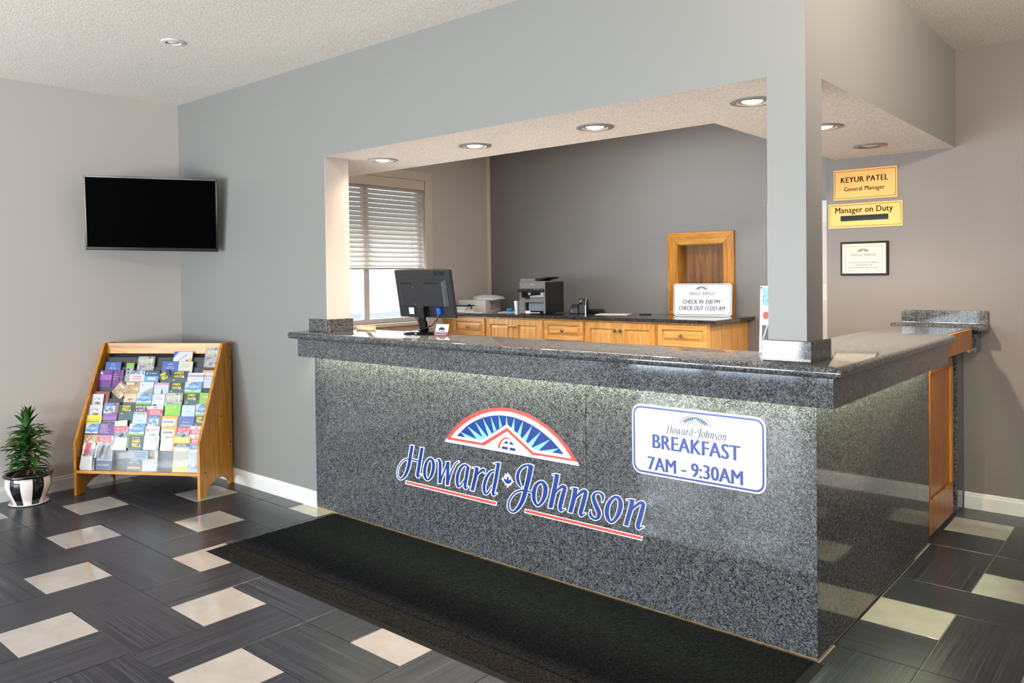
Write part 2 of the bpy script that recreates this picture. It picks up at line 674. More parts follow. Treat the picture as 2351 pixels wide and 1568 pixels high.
# glass front behind the camera
wf = MB()
wf.box(XL, YF - 0.1, 0, -4.86, YF, HC).box(2.75, YF - 0.1, 0, XR, YF, HC).box(-4.86, YF - 0.1, 2.36, 2.75, YF, HC).box(-4.86, YF - 0.1, 0, 2.75, YF, 0.14)
struct(wf.build('wall_front', PAINT_LIGHT))
w2 = struct(MB().box(-4.86, YF - 0.08, 0.14, 2.75, YF - 0.02, 0.2).box(-4.86, YF - 0.08, 2.3, 2.75, YF - 0.02, 2.36).build('window_2', BLACK_SATIN))
for k in range(7):
    x = -4.86 + k * 1.268
    MB().box(x - 0.03, YF - 0.08, 0.2, x + 0.03, YF - 0.02, 2.3).build('mullion', BLACK_SATIN, w2)
for k in range(6):
    x = -4.86 + k * 1.268
    MB().box(x + 0.03, YF - 0.053, 0.2, x + 1.238, YF - 0.047, 2.3).build('pane', GLASS, w2)

# baseboards with a stepped top
BBP = [(0, 0), (0.016, 0), (0.016, 0.078), (0.011, 0.088), (0.011, 0.094), (0.006, 0.102), (0, 0.102)]
struct(MB().prism([(YG - d, z) for d, z in BBP], 'x', XL + 0.016, -3.2).build('baseboard_back', TRIM))
struct(MB().prism([(XL + d, z) for d, z in BBP], 'y', YF, YG).build('baseboard_left', TRIM))
struct(MB().prism([(YS - d, z) for d, z in BBP], 'x', 0.004, XR).build('baseboard_right', TRIM))

# office side wall with the window opening
wy0, wy1, wz0, wz1 = 0.70, 2.085, 1.075, 2.385
wl = MB()
for a in ((YG + 0.187, 0, wy0, HC), (wy1, 0, YB, HC), (wy0, 0, wy1, wz0), (wy0, wz1, wy1, HC)):
    wl.box(XW - 0.12, a[0], a[1], XW, a[2], a[3])
struct(wl.build('wall_office', PAINT_LIGHT))
w1 = struct(MB().box(XW - 0.1, wy0, wz0, XW - 0.06, wy1, wz0 + 0.04).box(XW - 0.1, wy0, wz1 - 0.04, XW - 0.06, wy1, wz1)
            .box(XW - 0.1, wy0, wz0 + 0.04, XW - 0.06, wy0 + 0.04, wz1 - 0.04).box(XW - 0.1, wy1 - 0.04, wz0 + 0.04, XW - 0.06, wy1, wz1 - 0.04).build('window_1', TRIM))
MB().box(XW - 0.095, 1.40, wz0 + 0.04, XW - 0.055, 1.46, wz1 - 0.04).build('mullion', TRIM, w1)
MB().box(XW - 0.083, wy0 + 0.04, wz0 + 0.04, XW - 0.078, 1.40, wz1 - 0.04).build('pane', GLASS, w1)
MB().box(XW - 0.083, 1.46, wz0 + 0.04, XW - 0.078, wy1 - 0.04, wz1 - 0.04).build('pane', GLASS, w1)
MB().box(XW - 0.001, wy1, wz0 - 0.08, XW + 0.018, wy1 + 0.085, wz1 + 0.085).build('casing', CASING, w1, bevel=0.004)
MB().box(XW - 0.001, wy0 - 0.085, wz0 - 0.08, XW + 0.018, wy0, wz1 + 0.085).build('casing', CASING, w1, bevel=0.004)
MB().box(XW - 0.001, wy0, wz1, XW + 0.018, wy1, wz1 + 0.085).build('casing', CASING, w1, bevel=0.004)
MB().box(XW - 0.06, wy0, wz0 - 0.03, XW + 0.05, wy1, wz0).build('sill', CASING, w1, bevel=0.004)
struct(MB().box(XW, YB - 0.035, 1.15, XW + 0.035, YB, HC).build('trim_2', CASING, bevel=0.004))

# white panelled door in the recess beside the sign wall
d1 = struct(MB().box(-1.42, YB - 0.03, 0.0, -0.842, YB - 0.001, 2.02).build('door_1', TRIM))
for z0, z1 in ((0.2, 0.62), (0.74, 1.28), (1.40, 1.86)):
    for x0, x1 in ((-1.34, -1.16), (-1.09, -0.90)):
        p = MB()
        ring(p, rrect(x0, z0, x1, z1, 0.004, 1), rrect(x0 + 0.02, z0 + 0.02, x1 - 0.02, z1 - 0.02, 0.004, 1), lambda x, z: (x, YB - 0.0335, z))
        p.prism(rrect(x0 + 0.02, z0 + 0.02, x1 - 0.02, z1 - 0.02, 0.004, 1), 'y', YB - 0.038, YB - 0.03)
        p.build('panel', flat('door_panel_grey', '#cfc8c2', 0.4), d1, recalc=False)

# pale building across the yard, seen through the office window
nb = thing('neighbouring_building', 'pale building with a sloping roof seen through the office window', 'building', (-12.5, 3.2, -0.5))
MB().box(-0.4, -6, 0, 0.4, 3, 2.0).build('wall', flat('stucco_pale_blue', '#7f97bd', 0.8), nb)
MB().prism([(-6.4, 2.0), (3.4, 2.0), (-1.5, 4.3)], 'x', -0.6, 0.6).build('roof', flat('roof_white', '#eef2f8', 0.7), nb)
struct(MB().box(-30, YF - 30, -0.5, XL - 0.2, 30, -0.3).box(XL - 0.2, YF - 30, -0.5, 30, YF - 0.2, -0.3).build('ground', flat('concrete_pale', '#c2c0ba', 0.9)))

# ------------------------------------------------------------------ downlights
def downlight(x, y, lit, label, big=True):
    r = 0.1 if big else 0.065
    z = HS if big else HC
    rim = flat('downlight_rim', '#7d7c7c', 0.4, 0.0) if big else TRIM
    t = thing('ceiling_downlight', label, 'ceiling light', (x, y, z), group='recessed downlights in the dropped soffit' if big else None)
    MB().lathe([(r * 0.62, -0.004), (r * 0.70, -0.009), (r * 0.97, -0.006), (r, 0.0)], 32, caps=False).build('trim_ring', rim, t, smooth=True)
    MB().lathe([(r * 0.64, -0.005), (r * 0.60, -0.0015), (r * 0.45, -0.001)], 32, caps=False).build('reflector', flat('reflector_grey', '#6f6a68', 0.35, 0.0) if big else flat('reflector_lilac', '#b8b0c0', 0.3), t, smooth=True)
    if lit:
        MB().lathe([(0.0001, -0.012), (r * 0.25, -0.010), (r * 0.42, -0.004), (r * 0.46, -0.001)], 24, caps=False).build(
            'bulb', flat('bulb_lit', '#fff2d8', 0.4, emit='#ffe3b8', es=30.0), t, smooth=True)
        spot_light('downlight_beam', (x, y, z - 0.02), lit, WARM, 150, 0.9, 0.045)
    else:
        MB().lathe([(0.0001, -0.008), (r * 0.25, -0.007), (r * 0.42, -0.003), (r * 0.46, -0.001)], 24, caps=False).build(
            'bulb', flat('bulb_off', '#e9d7c8', 0.35), t, smooth=True)
    return t


for x, y, lit, lb in ((-2.957, 0.385, 27, 'lit soffit downlight nearest the window reveal at the counter left end'),
                      (-2.13, 0.393, 155, 'lit soffit downlight above the computer monitor, second from the left'),
                      (-1.283, 0.41, 160, 'lit soffit downlight above the middle of the counter'),
                      (-0.419, 0.397, 165, 'lit soffit downlight just left of the pillar top'),
                      (-0.402, 1.257, 270, 'lit soffit downlight partly hidden by the pillar right edge'),
                      (-0.413, 2.098, 0, 'unlit soffit downlight in front of the gold name plates')):
    downlight(x, y, lit, lb)
downlight(-3.39, -0.805, 0, 'small white recessed light alone in the lobby ceiling above the television', False)

# ------------------------------------------------------------------ reception counter
ct = thing('reception_counter', 'L-shaped speckled grey granite reception counter with glowing under-ledge', 'counter')
ZT = 1.143
for a, b in ((-3.1997, -2.1405), (-2.139, -1.0705), (-1.069, 0.0)):
    MB().box(a, 0.0, 0.012, b, 0.02, 1.09).build('granite_panel', GRANITE, ct, bevel=0.0012)
for a in ((0.0215, 0.012, 1.4385, 1.09), (1.44, 0.012, 1.70, 0.468), (1.44, 0.4695, 1.70, 1.09)):
    MB().box(-0.02, a[0], a[1], 0.0, a[2], a[3]).build('granite_panel', GRANITE, ct, bevel=0.0012)
MB().box(-3.09, 0.021, 0.005, -0.021, 0.20, 1.10).box(-0.25, 0.2, 0.005, -0.021, 1.70, 1.10).build('core', flat('board_brown', '#5b4636', 0.6), ct)
MB().box(-3.198, 0.006, 0.0, -0.006, 0.0205, 0.012).box(-0.021, 0.021, 0.0, -0.006, 1.69, 0.012).build('base_strip', flat('wood_strip', '#a98a5e', 0.5), ct)
MB().box(-3.244, -0.0953, 0.9892, 0.0752, -0.0753, 1.1005).build('fascia', GRANITE, ct, bevel=0.001)
MB().box(0.0756, -0.0953, 0.9892, 0.0953, 1.70, 1.1005).build('fascia', GRANITE, ct, bevel=0.001)
MB().box(-3.244, -0.075, 0.9892, -3.224, 0.0205, 1.1005).build('fascia', GRANITE, ct, bevel=0.001)
MB().box(-3.222, -0.0748, 1.09, 0.0, 0.0, 1.1005).box(0.0, -0.0748, 1.09, 0.075, 1.69, 1.1005).build('ledge_board', flat('board_brown', '#5b4636', 0.6), ct)
LED = flat('led_warm', '#fbffe0', 0.5, emit='#f6ffd0', es=120.0)
MB().box(-3.18, -0.05, 1.074, 0.035, -0.032, 1.089).build('led_strip', LED, ct)
MB().box(0.032, -0.028, 1.074, 0.05, 1.66, 1.089).build('led_strip', LED, ct)
MB().box(-3.05, 0.215, 0.72, -0.9, 0.95, 0.75).box(-3.05, 0.215, 0.0, -3.02, 0.95, 0.72).box(-0.93, 0.26, 0.0, -0.9, 0.95, 0.72).build('added_bounce_desk', flat('laminate_white', '#f2efe9', 0.5), ct)  # unseen white desk, added to bounce the downlights up onto the soffit
nose = []
for i in range(9):
    a = R(-90 - 180 * i / 8)
    nose.append((0.021 + 0.021 * math.cos(a), 1.122 + 0.021 * math.sin(a)))
prof = nose + [(0.435, 1.143), (0.435, 1.101)]
MIT = 0.48 / 0.435
MB().loft([[(-3.31, -0.125 + d, z) for d, z in nose + [(0.1455, 1.143), (0.1455, 1.101)]], [(-3.0915, -0.125 + d, z) for d, z in nose + [(0.1455, 1.143), (0.1455, 1.101)]]]).loft([[(-3.0915, -0.125 + d, z) for d, z in prof], [(0.1305 - d * MIT, -0.125 + d, z) for d, z in prof]]).build('countertop', GRANITE, ct, smooth=True)
MB().loft([[(0.1315 - d * MIT, -0.1245 + d, z) for d, z in prof], [(0.1315 - d * MIT, 1.70, z) for d, z in prof]]).build('countertop', GRANITE, ct, smooth=True)

pc = thing('granite_collar', 'speckled granite collar around the foot of the grey pillar', 'trim', (0, 0, ZT))
MB().box(-0.212, 0.0, 0.0, -0.0185, 0.0185, 0.079).build('panel', GRANITE, pc, bevel=0.001)
MB().box(-0.0405, 0.0186, 0.0, -0.0185, 0.2225, 0.079).build('panel', GRANITE, pc, bevel=0.001)
MB().box(-0.212, 0.0186, 0.0, -0.1945, 0.2225, 0.079).build('panel', GRANITE, pc, bevel=0.001)
MB().box(-0.1944, 0.1965, 0.0, -0.0406, 0.2225, 0.079).build('panel', GRANITE, pc, bevel=0.001)
gu = thing('granite_upstand', 'short granite upstand at the left end of the counter against the wall', 'trim', (0, 0, ZT))
MB().box(-3.257, 0.0005, 0.0, -3.07, 0.0208, 0.080).build('panel', GRANITE, gu, bevel=0.001)
MB().box(-3.0915, 0.0215, 0.0, -3.07, 0.2135, 0.080).build('panel', GRANITE, gu, bevel=0.001)

# gate and lifting flap between the counter and the wall
gt = thing('counter_gate', 'varnished wooden half-door closing the right end of the counter', 'gate', (0, 1.722, 0.035))
MB().box(-0.026, 0.0, 0.2, -0.010, 0.51, 0.885).build('panel', OAKDARK, gt)
MB().box(-0.03, 0.0, 0.885, 0.0, 0.55, 0.935).build('rail', OAKDARK, gt, bevel=0.003)
MB().box(-0.03, 0.0, 0.0, 0.0, 0.55, 0.19).build('rail', OAKDARK, gt, bevel=0.003)
MB().box(-0.03, 0.505, 0.19, 0.003, 0.55, 0.885).build('stile', OAK, gt, bevel=0.003)
MB().box(-0.03, 0.0, 0.19, 0.0, 0.02, 0.885).build('stile', OAKDARK, gt, bevel=0.002)
fp = thing('counter_flap', 'granite lifting flap with a wooden edge above the wooden half-door', 'counter flap', (0, 1.71, 1.02))
MB().box(-0.348, -0.006, 0.081, 0.0745, 0.72, 0.123).build('flap_top', GRANITE, fp, bevel=0.004)
MB().box(0.075, 0.0, 0.0, 0.0945, 0.605, 0.120).build('wooden_edge', OAKDARK, fp, bevel=0.002)
MB().cyl((0.085, 0.585, -0.018), (0.085, 0.585, 0.0), 0.006).cyl((0.085, 0.562, -0.018), (0.085, 0.562, 0.0), 0.006).build('hinge_pin', BRASS, fp)
ep = thing('counter_end_post', 'granite-clad end post and ledge fixed to the wall beside the half-door', 'counter', (0, 0, 0))
MB().box(-0.24, 2.395, 0.0, 0.0, 2.553, 0.989).build('post', GRANITE, ep, bevel=0.001)
MB().box(-0.34, 2.425, 0.9892, 0.0953, 2.5735, 1.1005).build('fascia', GRANITE, ep, bevel=0.001)
MB().box(-0.37, 2.434, 1.1005, 0.06, 2.5735, 1.112).build('cleat', OAK, ep)
ndx = [(2.434 + p[0], p[1] - 1.101 + 1.112) for p in nose] + [(2.5735, 1.154), (2.5735, 1.112)]
MB().prism(ndx, 'x', -0.392, 0.142).build('ledge', GRANITE, ep, smooth=True)
MB().box(-0.352, 2.553, 1.154, 0.136, 2.5735, 1.236).build('backsplash', GRANITE, ep, bevel=0.001)

# ------------------------------------------------------------------ the hotel lettering, in tenths of a millimetre on the counter front
STROKES = [["H",0,[[[[-22896,5288],[-22921,5205],[-22946,5120],[-22972,5025],[-23001,4916],[-23032,4796],[-23065,4667],[-23099,4524],[-23135,4373],[-23172,4233],[-23208,4115],[-23245,4008],
[-23289,3902],[-23345,3783],[-23408,3661],[-23469,3557],[-23526,3476],[-23582,3409],[-23639,3352],[-23698,3307],[-23756,3274],[-23805,3254],[-23846,3249],[-23887,3255],
[-23926,3273],[-23960,3304],[-23989,3348],[-24010,3401],[-24021,3464],[-24023,3535],[-24017,3606],[-24005,3671],[-23986,3735],[-23957,3803],[-23917,3877],[-23867,3955],
[-23808,4031],[-23737,4108],[-23656,4184],[-23576,4249],[-23503,4300],[-23430,4341],[-23358,4375],[-23286,4402],[-23216,4423],[-23148,4437],[-23082,4443],[-23013,4443],
[-22933,4443],[-22847,4445],[-22755,4446],[-22655,4446],[-22541,4443],[-22418,4438],[-22295,4434]],[[-22634,5289],[-22659,5205],[-22683,5122],[-22709,5029],[-22738,4922],
[-22768,4803],[-22800,4676],[-22834,4534],[-22870,4382],[-22908,4239],[-22944,4116],[-22982,4002],[-23032,3885],[-23100,3757],[-23180,3629],[-23265,3514],[-23353,3421],
[-23443,3345],[-23533,3284],[-23625,3234],[-23716,3198],[-23804,3177],[-23883,3176],[-23949,3194],[-24001,3224],[-24041,3266],[-24070,3319],[-24091,3379],[-24102,3447],
[-24104,3523],[-24098,3598],[-24085,3667],[-24064,3736],[-24034,3808],[-23993,3886],[-23942,3968],[-23882,4050],[-23809,4133],[-23726,4215],[-23643,4287],[-23561,4345],
[-23479,4393],[-23398,4432],[-23315,4465],[-23233,4491],[-23149,4509],[-23067,4518],[-22990,4521],[-22911,4521],[-22824,4523],[-22731,4524],[-22628,4524],[-22512,4522],
[-22388,4518],[-22265,4515]]],[[[-22954,5339],[-22993,5204],[-23018,5120],[-23045,5024],[-23074,4914],[-23105,4794],[-23138,4665],[-23173,4521],[-23209,4370],[-23246,4231],
[-23281,4114],[-23317,4010],[-23360,3906],[-23414,3790],[-23476,3671],[-23535,3571],[-23587,3496],[-23637,3434],[-23687,3383],[-23735,3345],[-23779,3318],[-23807,3305],
[-23820,3301],[-23839,3303],[-23865,3314],[-23891,3337],[-23916,3374],[-23935,3422],[-23945,3480],[-23946,3547],[-23941,3614],[-23930,3675],[-23912,3734],[-23885,3798],
[-23847,3868],[-23800,3942],[-23744,4014],[-23677,4087],[-23599,4159],[-23525,4220],[-23459,4266],[-23394,4302],[-23328,4333],[-23266,4357],[-23205,4375],[-23147,4387],
[-23092,4392],[-23028,4392],[-22948,4392],[-22861,4394],[-22771,4395],[-22672,4395],[-22560,4392],[-22437,4388],[-22245,4381]],[[-22548,5339],[-22587,5205],[-22611,5123],
[-22637,5030],[-22666,4923],[-22696,4805],[-22728,4679],[-22762,4537],[-22798,4385],[-22836,4241],[-22872,4117],[-22911,4001],[-22962,3880],[-23031,3750],[-23113,3619],
[-23200,3500],[-23292,3401],[-23389,3320],[-23486,3253],[-23587,3197],[-23693,3154],[-23802,3127],[-23909,3125],[-23996,3146],[-24062,3183],[-24110,3233],[-24144,3292],
[-24166,3358],[-24178,3432],[-24181,3511],[-24175,3590],[-24161,3663],[-24138,3737],[-24106,3813],[-24063,3895],[-24010,3981],[-23946,4067],[-23869,4154],[-23783,4240],
[-23694,4316],[-23605,4379],[-23516,4431],[-23427,4474],[-23336,4510],[-23244,4538],[-23150,4559],[-23058,4569],[-22975,4572],[-22896,4573],[-22809,4574],[-22715,4575],
[-22610,4575],[-22493,4572],[-22369,4569],[-22176,4563]]]]],["H",0,[[[[-22068,5276],[-22105,5138],[-22142,4999],[-22181,4849],[-22225,4678],[-22271,4496],[-22316,4320],
[-22360,4146],[-22403,3978],[-22436,3849],[-22456,3782],[-22470,3746],[-22476,3699],[-22470,3642],[-22454,3583],[-22402,3527],[-22281,3533],[-22222,3572],[-22185,3601],
[-22153,3624],[-22121,3647],[-22090,3670],[-22061,3694],[-22033,3718],[-22005,3742]],[[-21811,5279],[-21848,5142],[-21885,5004],[-21924,4855],[-21967,4685],[-22013,4504],
[-22057,4328],[-22101,4155],[-22142,3988],[-22177,3856],[-22202,3780],[-22218,3748],[-22226,3728],[-22235,3685],[-22241,3644],[-22260,3641],[-22316,3639],[-22288,3645],
[-22242,3661],[-22206,3675],[-22175,3692],[-22142,3710],[-22110,3728],[-22077,3748],[-22043,3768]]],[[[-22125,5325],[-22176,5136],[-22213,4998],[-22252,4847],[-22296,4676],
[-22343,4493],[-22387,4317],[-22432,4143],[-22475,3976],[-22507,3847],[-22527,3783],[-22541,3745],[-22548,3691],[-22543,3628],[-22526,3563],[-22456,3484],[-22265,3488],
[-22188,3534],[-22150,3564],[-22116,3588],[-22080,3613],[-22047,3637],[-22016,3663],[-21987,3688],[-21904,3752]],[[-21728,5330],[-21778,5143],[-21814,5005],[-21853,4857],
[-21896,4687],[-21942,4506],[-21986,4331],[-22030,4158],[-22071,3991],[-22106,3858],[-22132,3780],[-22147,3749],[-22154,3736],[-22162,3698],[-22169,3665],[-22207,3684],
[-22331,3685],[-22322,3682],[-22278,3698],[-22244,3711],[-22216,3726],[-22185,3742],[-22154,3760],[-22122,3779],[-22033,3839]]]]],["o",1,[[[[-21270,4693],[-21255,4681],
[-21219,4641],[-21187,4590],[-21167,4536],[-21157,4471],[-21154,4400],[-21159,4324],[-21172,4242],[-21193,4154],[-21226,4053],[-21267,3945],[-21308,3851],[-21348,3778],
[-21390,3716],[-21433,3664],[-21476,3622],[-21509,3595],[-21523,3589],[-21539,3596],[-21568,3619],[-21594,3655],[-21616,3709],[-21632,3779],[-21641,3853],[-21644,3929],
[-21639,4012],[-21628,4097],[-21610,4183],[-21585,4270],[-21552,4355],[-21514,4441],[-21469,4524],[-21420,4589],[-21359,4643],[-21296,4683]],[[-21236,4826],[-21117,4800],
[-21036,4745],[-20976,4681],[-20935,4609],[-20911,4528],[-20900,4442],[-20902,4352],[-20918,4256],[-20945,4156],[-20987,4045],[-21040,3928],[-21099,3822],[-21165,3735],
[-21236,3663],[-21304,3604],[-21372,3553],[-21449,3509],[-21542,3484],[-21631,3492],[-21705,3522],[-21766,3569],[-21817,3633],[-21858,3710],[-21886,3795],[-21896,3886],
[-21891,3982],[-21877,4079],[-21855,4176],[-21822,4275],[-21779,4372],[-21724,4470],[-21656,4567],[-21576,4654],[-21480,4730],[-21368,4792]]],[[[-21283,4643],[-21305,4639],
[-21279,4607],[-21252,4562],[-21236,4514],[-21227,4455],[-21224,4388],[-21229,4317],[-21241,4239],[-21262,4154],[-21293,4055],[-21333,3950],[-21373,3860],[-21409,3793],
[-21446,3736],[-21485,3688],[-21521,3652],[-21537,3636],[-21513,3639],[-21498,3642],[-21512,3658],[-21530,3687],[-21548,3735],[-21562,3800],[-21570,3869],[-21572,3941],
[-21568,4021],[-21558,4102],[-21540,4185],[-21516,4268],[-21485,4349],[-21448,4432],[-21407,4509],[-21365,4566],[-21315,4611],[-21269,4642]],[[-21223,4876],[-21068,4842],
[-20976,4779],[-20911,4709],[-20867,4631],[-20841,4544],[-20830,4454],[-20833,4359],[-20849,4260],[-20877,4156],[-20920,4042],[-20974,3923],[-21035,3814],[-21104,3721],
[-21179,3643],[-21252,3580],[-21328,3523],[-21421,3469],[-21552,3434],[-21673,3445],[-21761,3483],[-21831,3537],[-21885,3606],[-21928,3689],[-21957,3779],[-21967,3874],
[-21963,3974],[-21949,4074],[-21925,4174],[-21892,4277],[-21847,4378],[-21789,4479],[-21718,4581],[-21631,4677],[-21523,4761],[-21395,4833]]]]],["w",0,[[[[-20811,4724],
[-20771,4737],[-20733,4749],[-20701,4752],[-20669,4747],[-20652,4737],[-20655,4726],[-20651,4709],[-20640,4678],[-20630,4633],[-20626,4574],[-20627,4499],[-20630,4407],
[-20635,4291],[-20643,4159],[-20650,4037],[-20655,3936],[-20659,3846],[-20663,3756],[-20667,3664],[-20672,3573],[-20676,3482]],[[-20827,4745],[-20793,4768],[-20756,4791],
[-20713,4812],[-20663,4832],[-20597,4847],[-20522,4836],[-20469,4799],[-20433,4751],[-20409,4691],[-20395,4619],[-20388,4537],[-20388,4442],[-20393,4323],[-20404,4190],
[-20413,4069],[-20417,3970],[-20419,3882],[-20421,3794],[-20420,3704],[-20419,3614],[-20418,3525]]],[[[-20845,4655],[-20741,4698],[-20710,4707],[-20691,4706],[-20673,4699],
[-20677,4688],[-20705,4685],[-20713,4678],[-20706,4655],[-20699,4616],[-20695,4560],[-20696,4487],[-20699,4397],[-20704,4282],[-20712,4151],[-20719,4027],[-20724,3926],
[-20728,3835],[-20732,3745],[-20737,3653],[-20741,3562],[-20746,3422]],[[-20919,4755],[-20822,4807],[-20779,4833],[-20723,4859],[-20659,4881],[-20572,4896],[-20472,4876],
[-20407,4830],[-20368,4774],[-20341,4708],[-20326,4633],[-20320,4549],[-20319,4452],[-20325,4332],[-20336,4199],[-20344,4079],[-20349,3980],[-20351,3892],[-20352,3805],
[-20352,3715],[-20351,3626],[-20350,3488]]]]],["w",0,[[[[-20469,3538],[-20431,3627],[-20393,3715],[-20348,3809],[-20290,3917],[-20224,4035],[-20161,4148],[-20103,4253],
[-20048,4354],[-19999,4449],[-19959,4533],[-19924,4609],[-19891,4685]],[[-20570,3541],[-20541,3630],[-20512,3721],[-20471,3820],[-20413,3933],[-20345,4052],[-20281,4164],
[-20223,4269],[-20168,4370],[-20120,4462],[-20081,4544],[-20047,4619],[-20013,4695]]],[[[-20422,3487],[-20365,3625],[-20327,3712],[-20284,3803],[-20227,3909],[-20162,4026],
[-20098,4139],[-20040,4245],[-19985,4346],[-19936,4442],[-19895,4527],[-19860,4604],[-19805,4729]],[[-20656,3493],[-20608,3632],[-20578,3724],[-20536,3826],[-20476,3941],
[-20408,4061],[-20344,4173],[-20286,4278],[-20231,4378],[-20184,4469],[-20145,4550],[-20111,4625],[-20056,4749]]]]],["w",0,[[[[-20033,4766],[-20026,4680],[-20020,4595],
[-20017,4500],[-20022,4385],[-20030,4259],[-20040,4132],[-20049,4006],[-20058,3879],[-20066,3762],[-20071,3659],[-20074,3565],[-20076,3472]],[[-19754,4807],[-19763,4720],
[-19771,4632],[-19780,4532],[-19788,4416],[-19795,4290],[-19802,4164],[-19809,4038],[-19815,3913],[-19820,3797],[-19824,3696],[-19827,3604],[-19831,3511]]],[[[-20100,4803],
[-20094,4670],[-20088,4585],[-20085,4490],[-20090,4376],[-20098,4250],[-20107,4123],[-20116,3997],[-20126,3870],[-20134,3752],[-20139,3648],[-20141,3554],[-20146,3413]],
[[-19686,4865],[-19696,4730],[-19704,4641],[-19713,4542],[-19720,4425],[-19728,4298],[-19735,4173],[-19741,4047],[-19748,3922],[-19753,3807],[-19757,3706],[-19760,3614],
[-19765,3473]]]]],["w",0,[[[[-19844,3623],[-19804,3724],[-19764,3825],[-19722,3929],[-19674,4044],[-19624,4164],[-19571,4278],[-19515,4383],[-19457,4482],[-19397,4574],
[-19336,4658],[-19275,4733],[-19216,4793],[-19162,4834],[-19104,4866],[-19041,4900]],[[-19944,3623],[-19916,3725],[-19887,3827],[-19850,3935],[-19800,4053],[-19741,4175],
[-19680,4291],[-19617,4399],[-19552,4501],[-19486,4595],[-19420,4683],[-19351,4763],[-19279,4831],[-19203,4878],[-19131,4906],[-19063,4933]]],[[[-19795,3573],[-19739,3724],
[-19699,3823],[-19657,3926],[-19611,4040],[-19561,4158],[-19509,4270],[-19455,4373],[-19398,4470],[-19340,4559],[-19280,4641],[-19222,4713],[-19171,4766],[-19129,4798],
[-19078,4827],[-18955,4889]],[[-20027,3575],[-19981,3726],[-19952,3829],[-19914,3938],[-19864,4057],[-19805,4181],[-19742,4299],[-19678,4409],[-19612,4513],[-19544,4609],
[-19476,4699],[-19404,4783],[-19324,4858],[-19236,4913],[-19157,4946],[-19028,5000]]]]],["a",0,[[[[-18345,4803],[-18413,4820],[-18487,4840],[-18570,4849],[-18654,4841],
[-18738,4818],[-18821,4778],[-18902,4723],[-18982,4655],[-19055,4575],[-19122,4484],[-19181,4383],[-19232,4281],[-19272,4180],[-19303,4077],[-19322,3975],[-19326,3871],
[-19318,3771],[-19301,3687],[-19275,3616],[-19238,3556],[-19178,3510],[-19079,3508],[-19002,3543],[-18942,3584],[-18890,3633],[-18840,3690],[-18793,3751],[-18745,3817],
[-18698,3888],[-18652,3958]],[[-18421,4702],[-18487,4724],[-18547,4744],[-18597,4750],[-18640,4742],[-18681,4723],[-18725,4694],[-18774,4650],[-18826,4592],[-18876,4525],
[-18925,4446],[-18973,4357],[-19014,4266],[-19046,4177],[-19071,4087],[-19087,4000],[-19092,3912],[-19088,3822],[-19082,3745],[-19076,3681],[-19069,3633],[-19069,3615],
[-19085,3614],[-19063,3621],[-19022,3643],[-18976,3676],[-18926,3723],[-18874,3777],[-18823,3838],[-18770,3906],[-18717,3974]]],[[[-18256,4831],[-18379,4865],[-18458,4886],
[-18556,4896],[-18661,4886],[-18762,4857],[-18858,4811],[-18948,4749],[-19033,4676],[-19111,4591],[-19181,4495],[-19243,4391],[-19295,4286],[-19336,4181],[-19368,4075],
[-19388,3967],[-19393,3860],[-19384,3757],[-19367,3669],[-19340,3595],[-19300,3528],[-19222,3467],[-19076,3462],[-18973,3505],[-18902,3554],[-18842,3609],[-18789,3670],
[-18739,3734],[-18690,3802],[-18642,3874],[-18563,3989]],[[-18401,4641],[-18521,4679],[-18576,4698],[-18610,4703],[-18633,4696],[-18658,4683],[-18688,4661],[-18728,4623],
[-18774,4571],[-18820,4509],[-18866,4435],[-18912,4349],[-18951,4262],[-18982,4176],[-19006,4090],[-19021,4007],[-19026,3923],[-19023,3837],[-19016,3762],[-19012,3702],
[-19008,3660],[-19026,3658],[-19088,3660],[-19092,3658],[-19062,3673],[-19024,3700],[-18978,3742],[-18928,3794],[-18878,3853],[-18827,3920],[-18741,4034]]]]],
["a",0,[[[[-18489,4751],[-18512,4656],[-18536,4561],[-18560,4459],[-18586,4347],[-18613,4229],[-18640,4114],[-18670,3999],[-18700,3884],[-18722,3782],[-18731,3697],[-18729,3626],
[-18712,3566],[-18666,3522],[-18599,3507],[-18531,3517],[-18477,3545],[-18445,3576],[-18422,3600],[-18401,3618],[-18378,3637],[-18355,3656]],[[-18248,4758],[-18271,4663],
[-18294,4568],[-18319,4467],[-18347,4355],[-18377,4237],[-18407,4120],[-18439,4004],[-18470,3893],[-18492,3799],[-18504,3727],[-18508,3672],[-18509,3638],[-18516,3627],
[-18526,3620],[-18535,3610],[-18532,3605],[-18504,3619],[-18469,3639],[-18437,3654],[-18408,3667],[-18379,3680]]],[[[-18541,4798],[-18576,4654],[-18599,4559],[-18624,4457],
[-18650,4345],[-18677,4226],[-18704,4112],[-18734,3997],[-18765,3882],[-18787,3777],[-18796,3688],[-18794,3612],[-18775,3544],[-18718,3485],[-18629,3460],[-18529,3470],
[-18444,3511],[-18404,3547],[-18385,3568],[-18367,3585],[-18345,3603],[-18267,3656]],[[-18174,4807],[-18208,4665],[-18231,4570],[-18256,4469],[-18284,4357],[-18314,4239],
[-18344,4122],[-18376,4006],[-18406,3895],[-18428,3804],[-18439,3736],[-18443,3685],[-18446,3660],[-18464,3664],[-18496,3666],[-18537,3656],[-18564,3640],[-18545,3648],
[-18507,3670],[-18470,3688],[-18441,3701],[-18358,3748]]]]],["r",0,[[[[-18057,4725],[-18006,4725],[-17956,4725],[-17902,4726],[-17843,4726],[-17781,4727],[-17719,4728]],
[[-18053,4750],[-18001,4758],[-17950,4766],[-17896,4776],[-17836,4787],[-17774,4799],[-17711,4812]]],[[[-18127,4672],[-18013,4678],[-17962,4678],[-17907,4679],[-17847,4680],
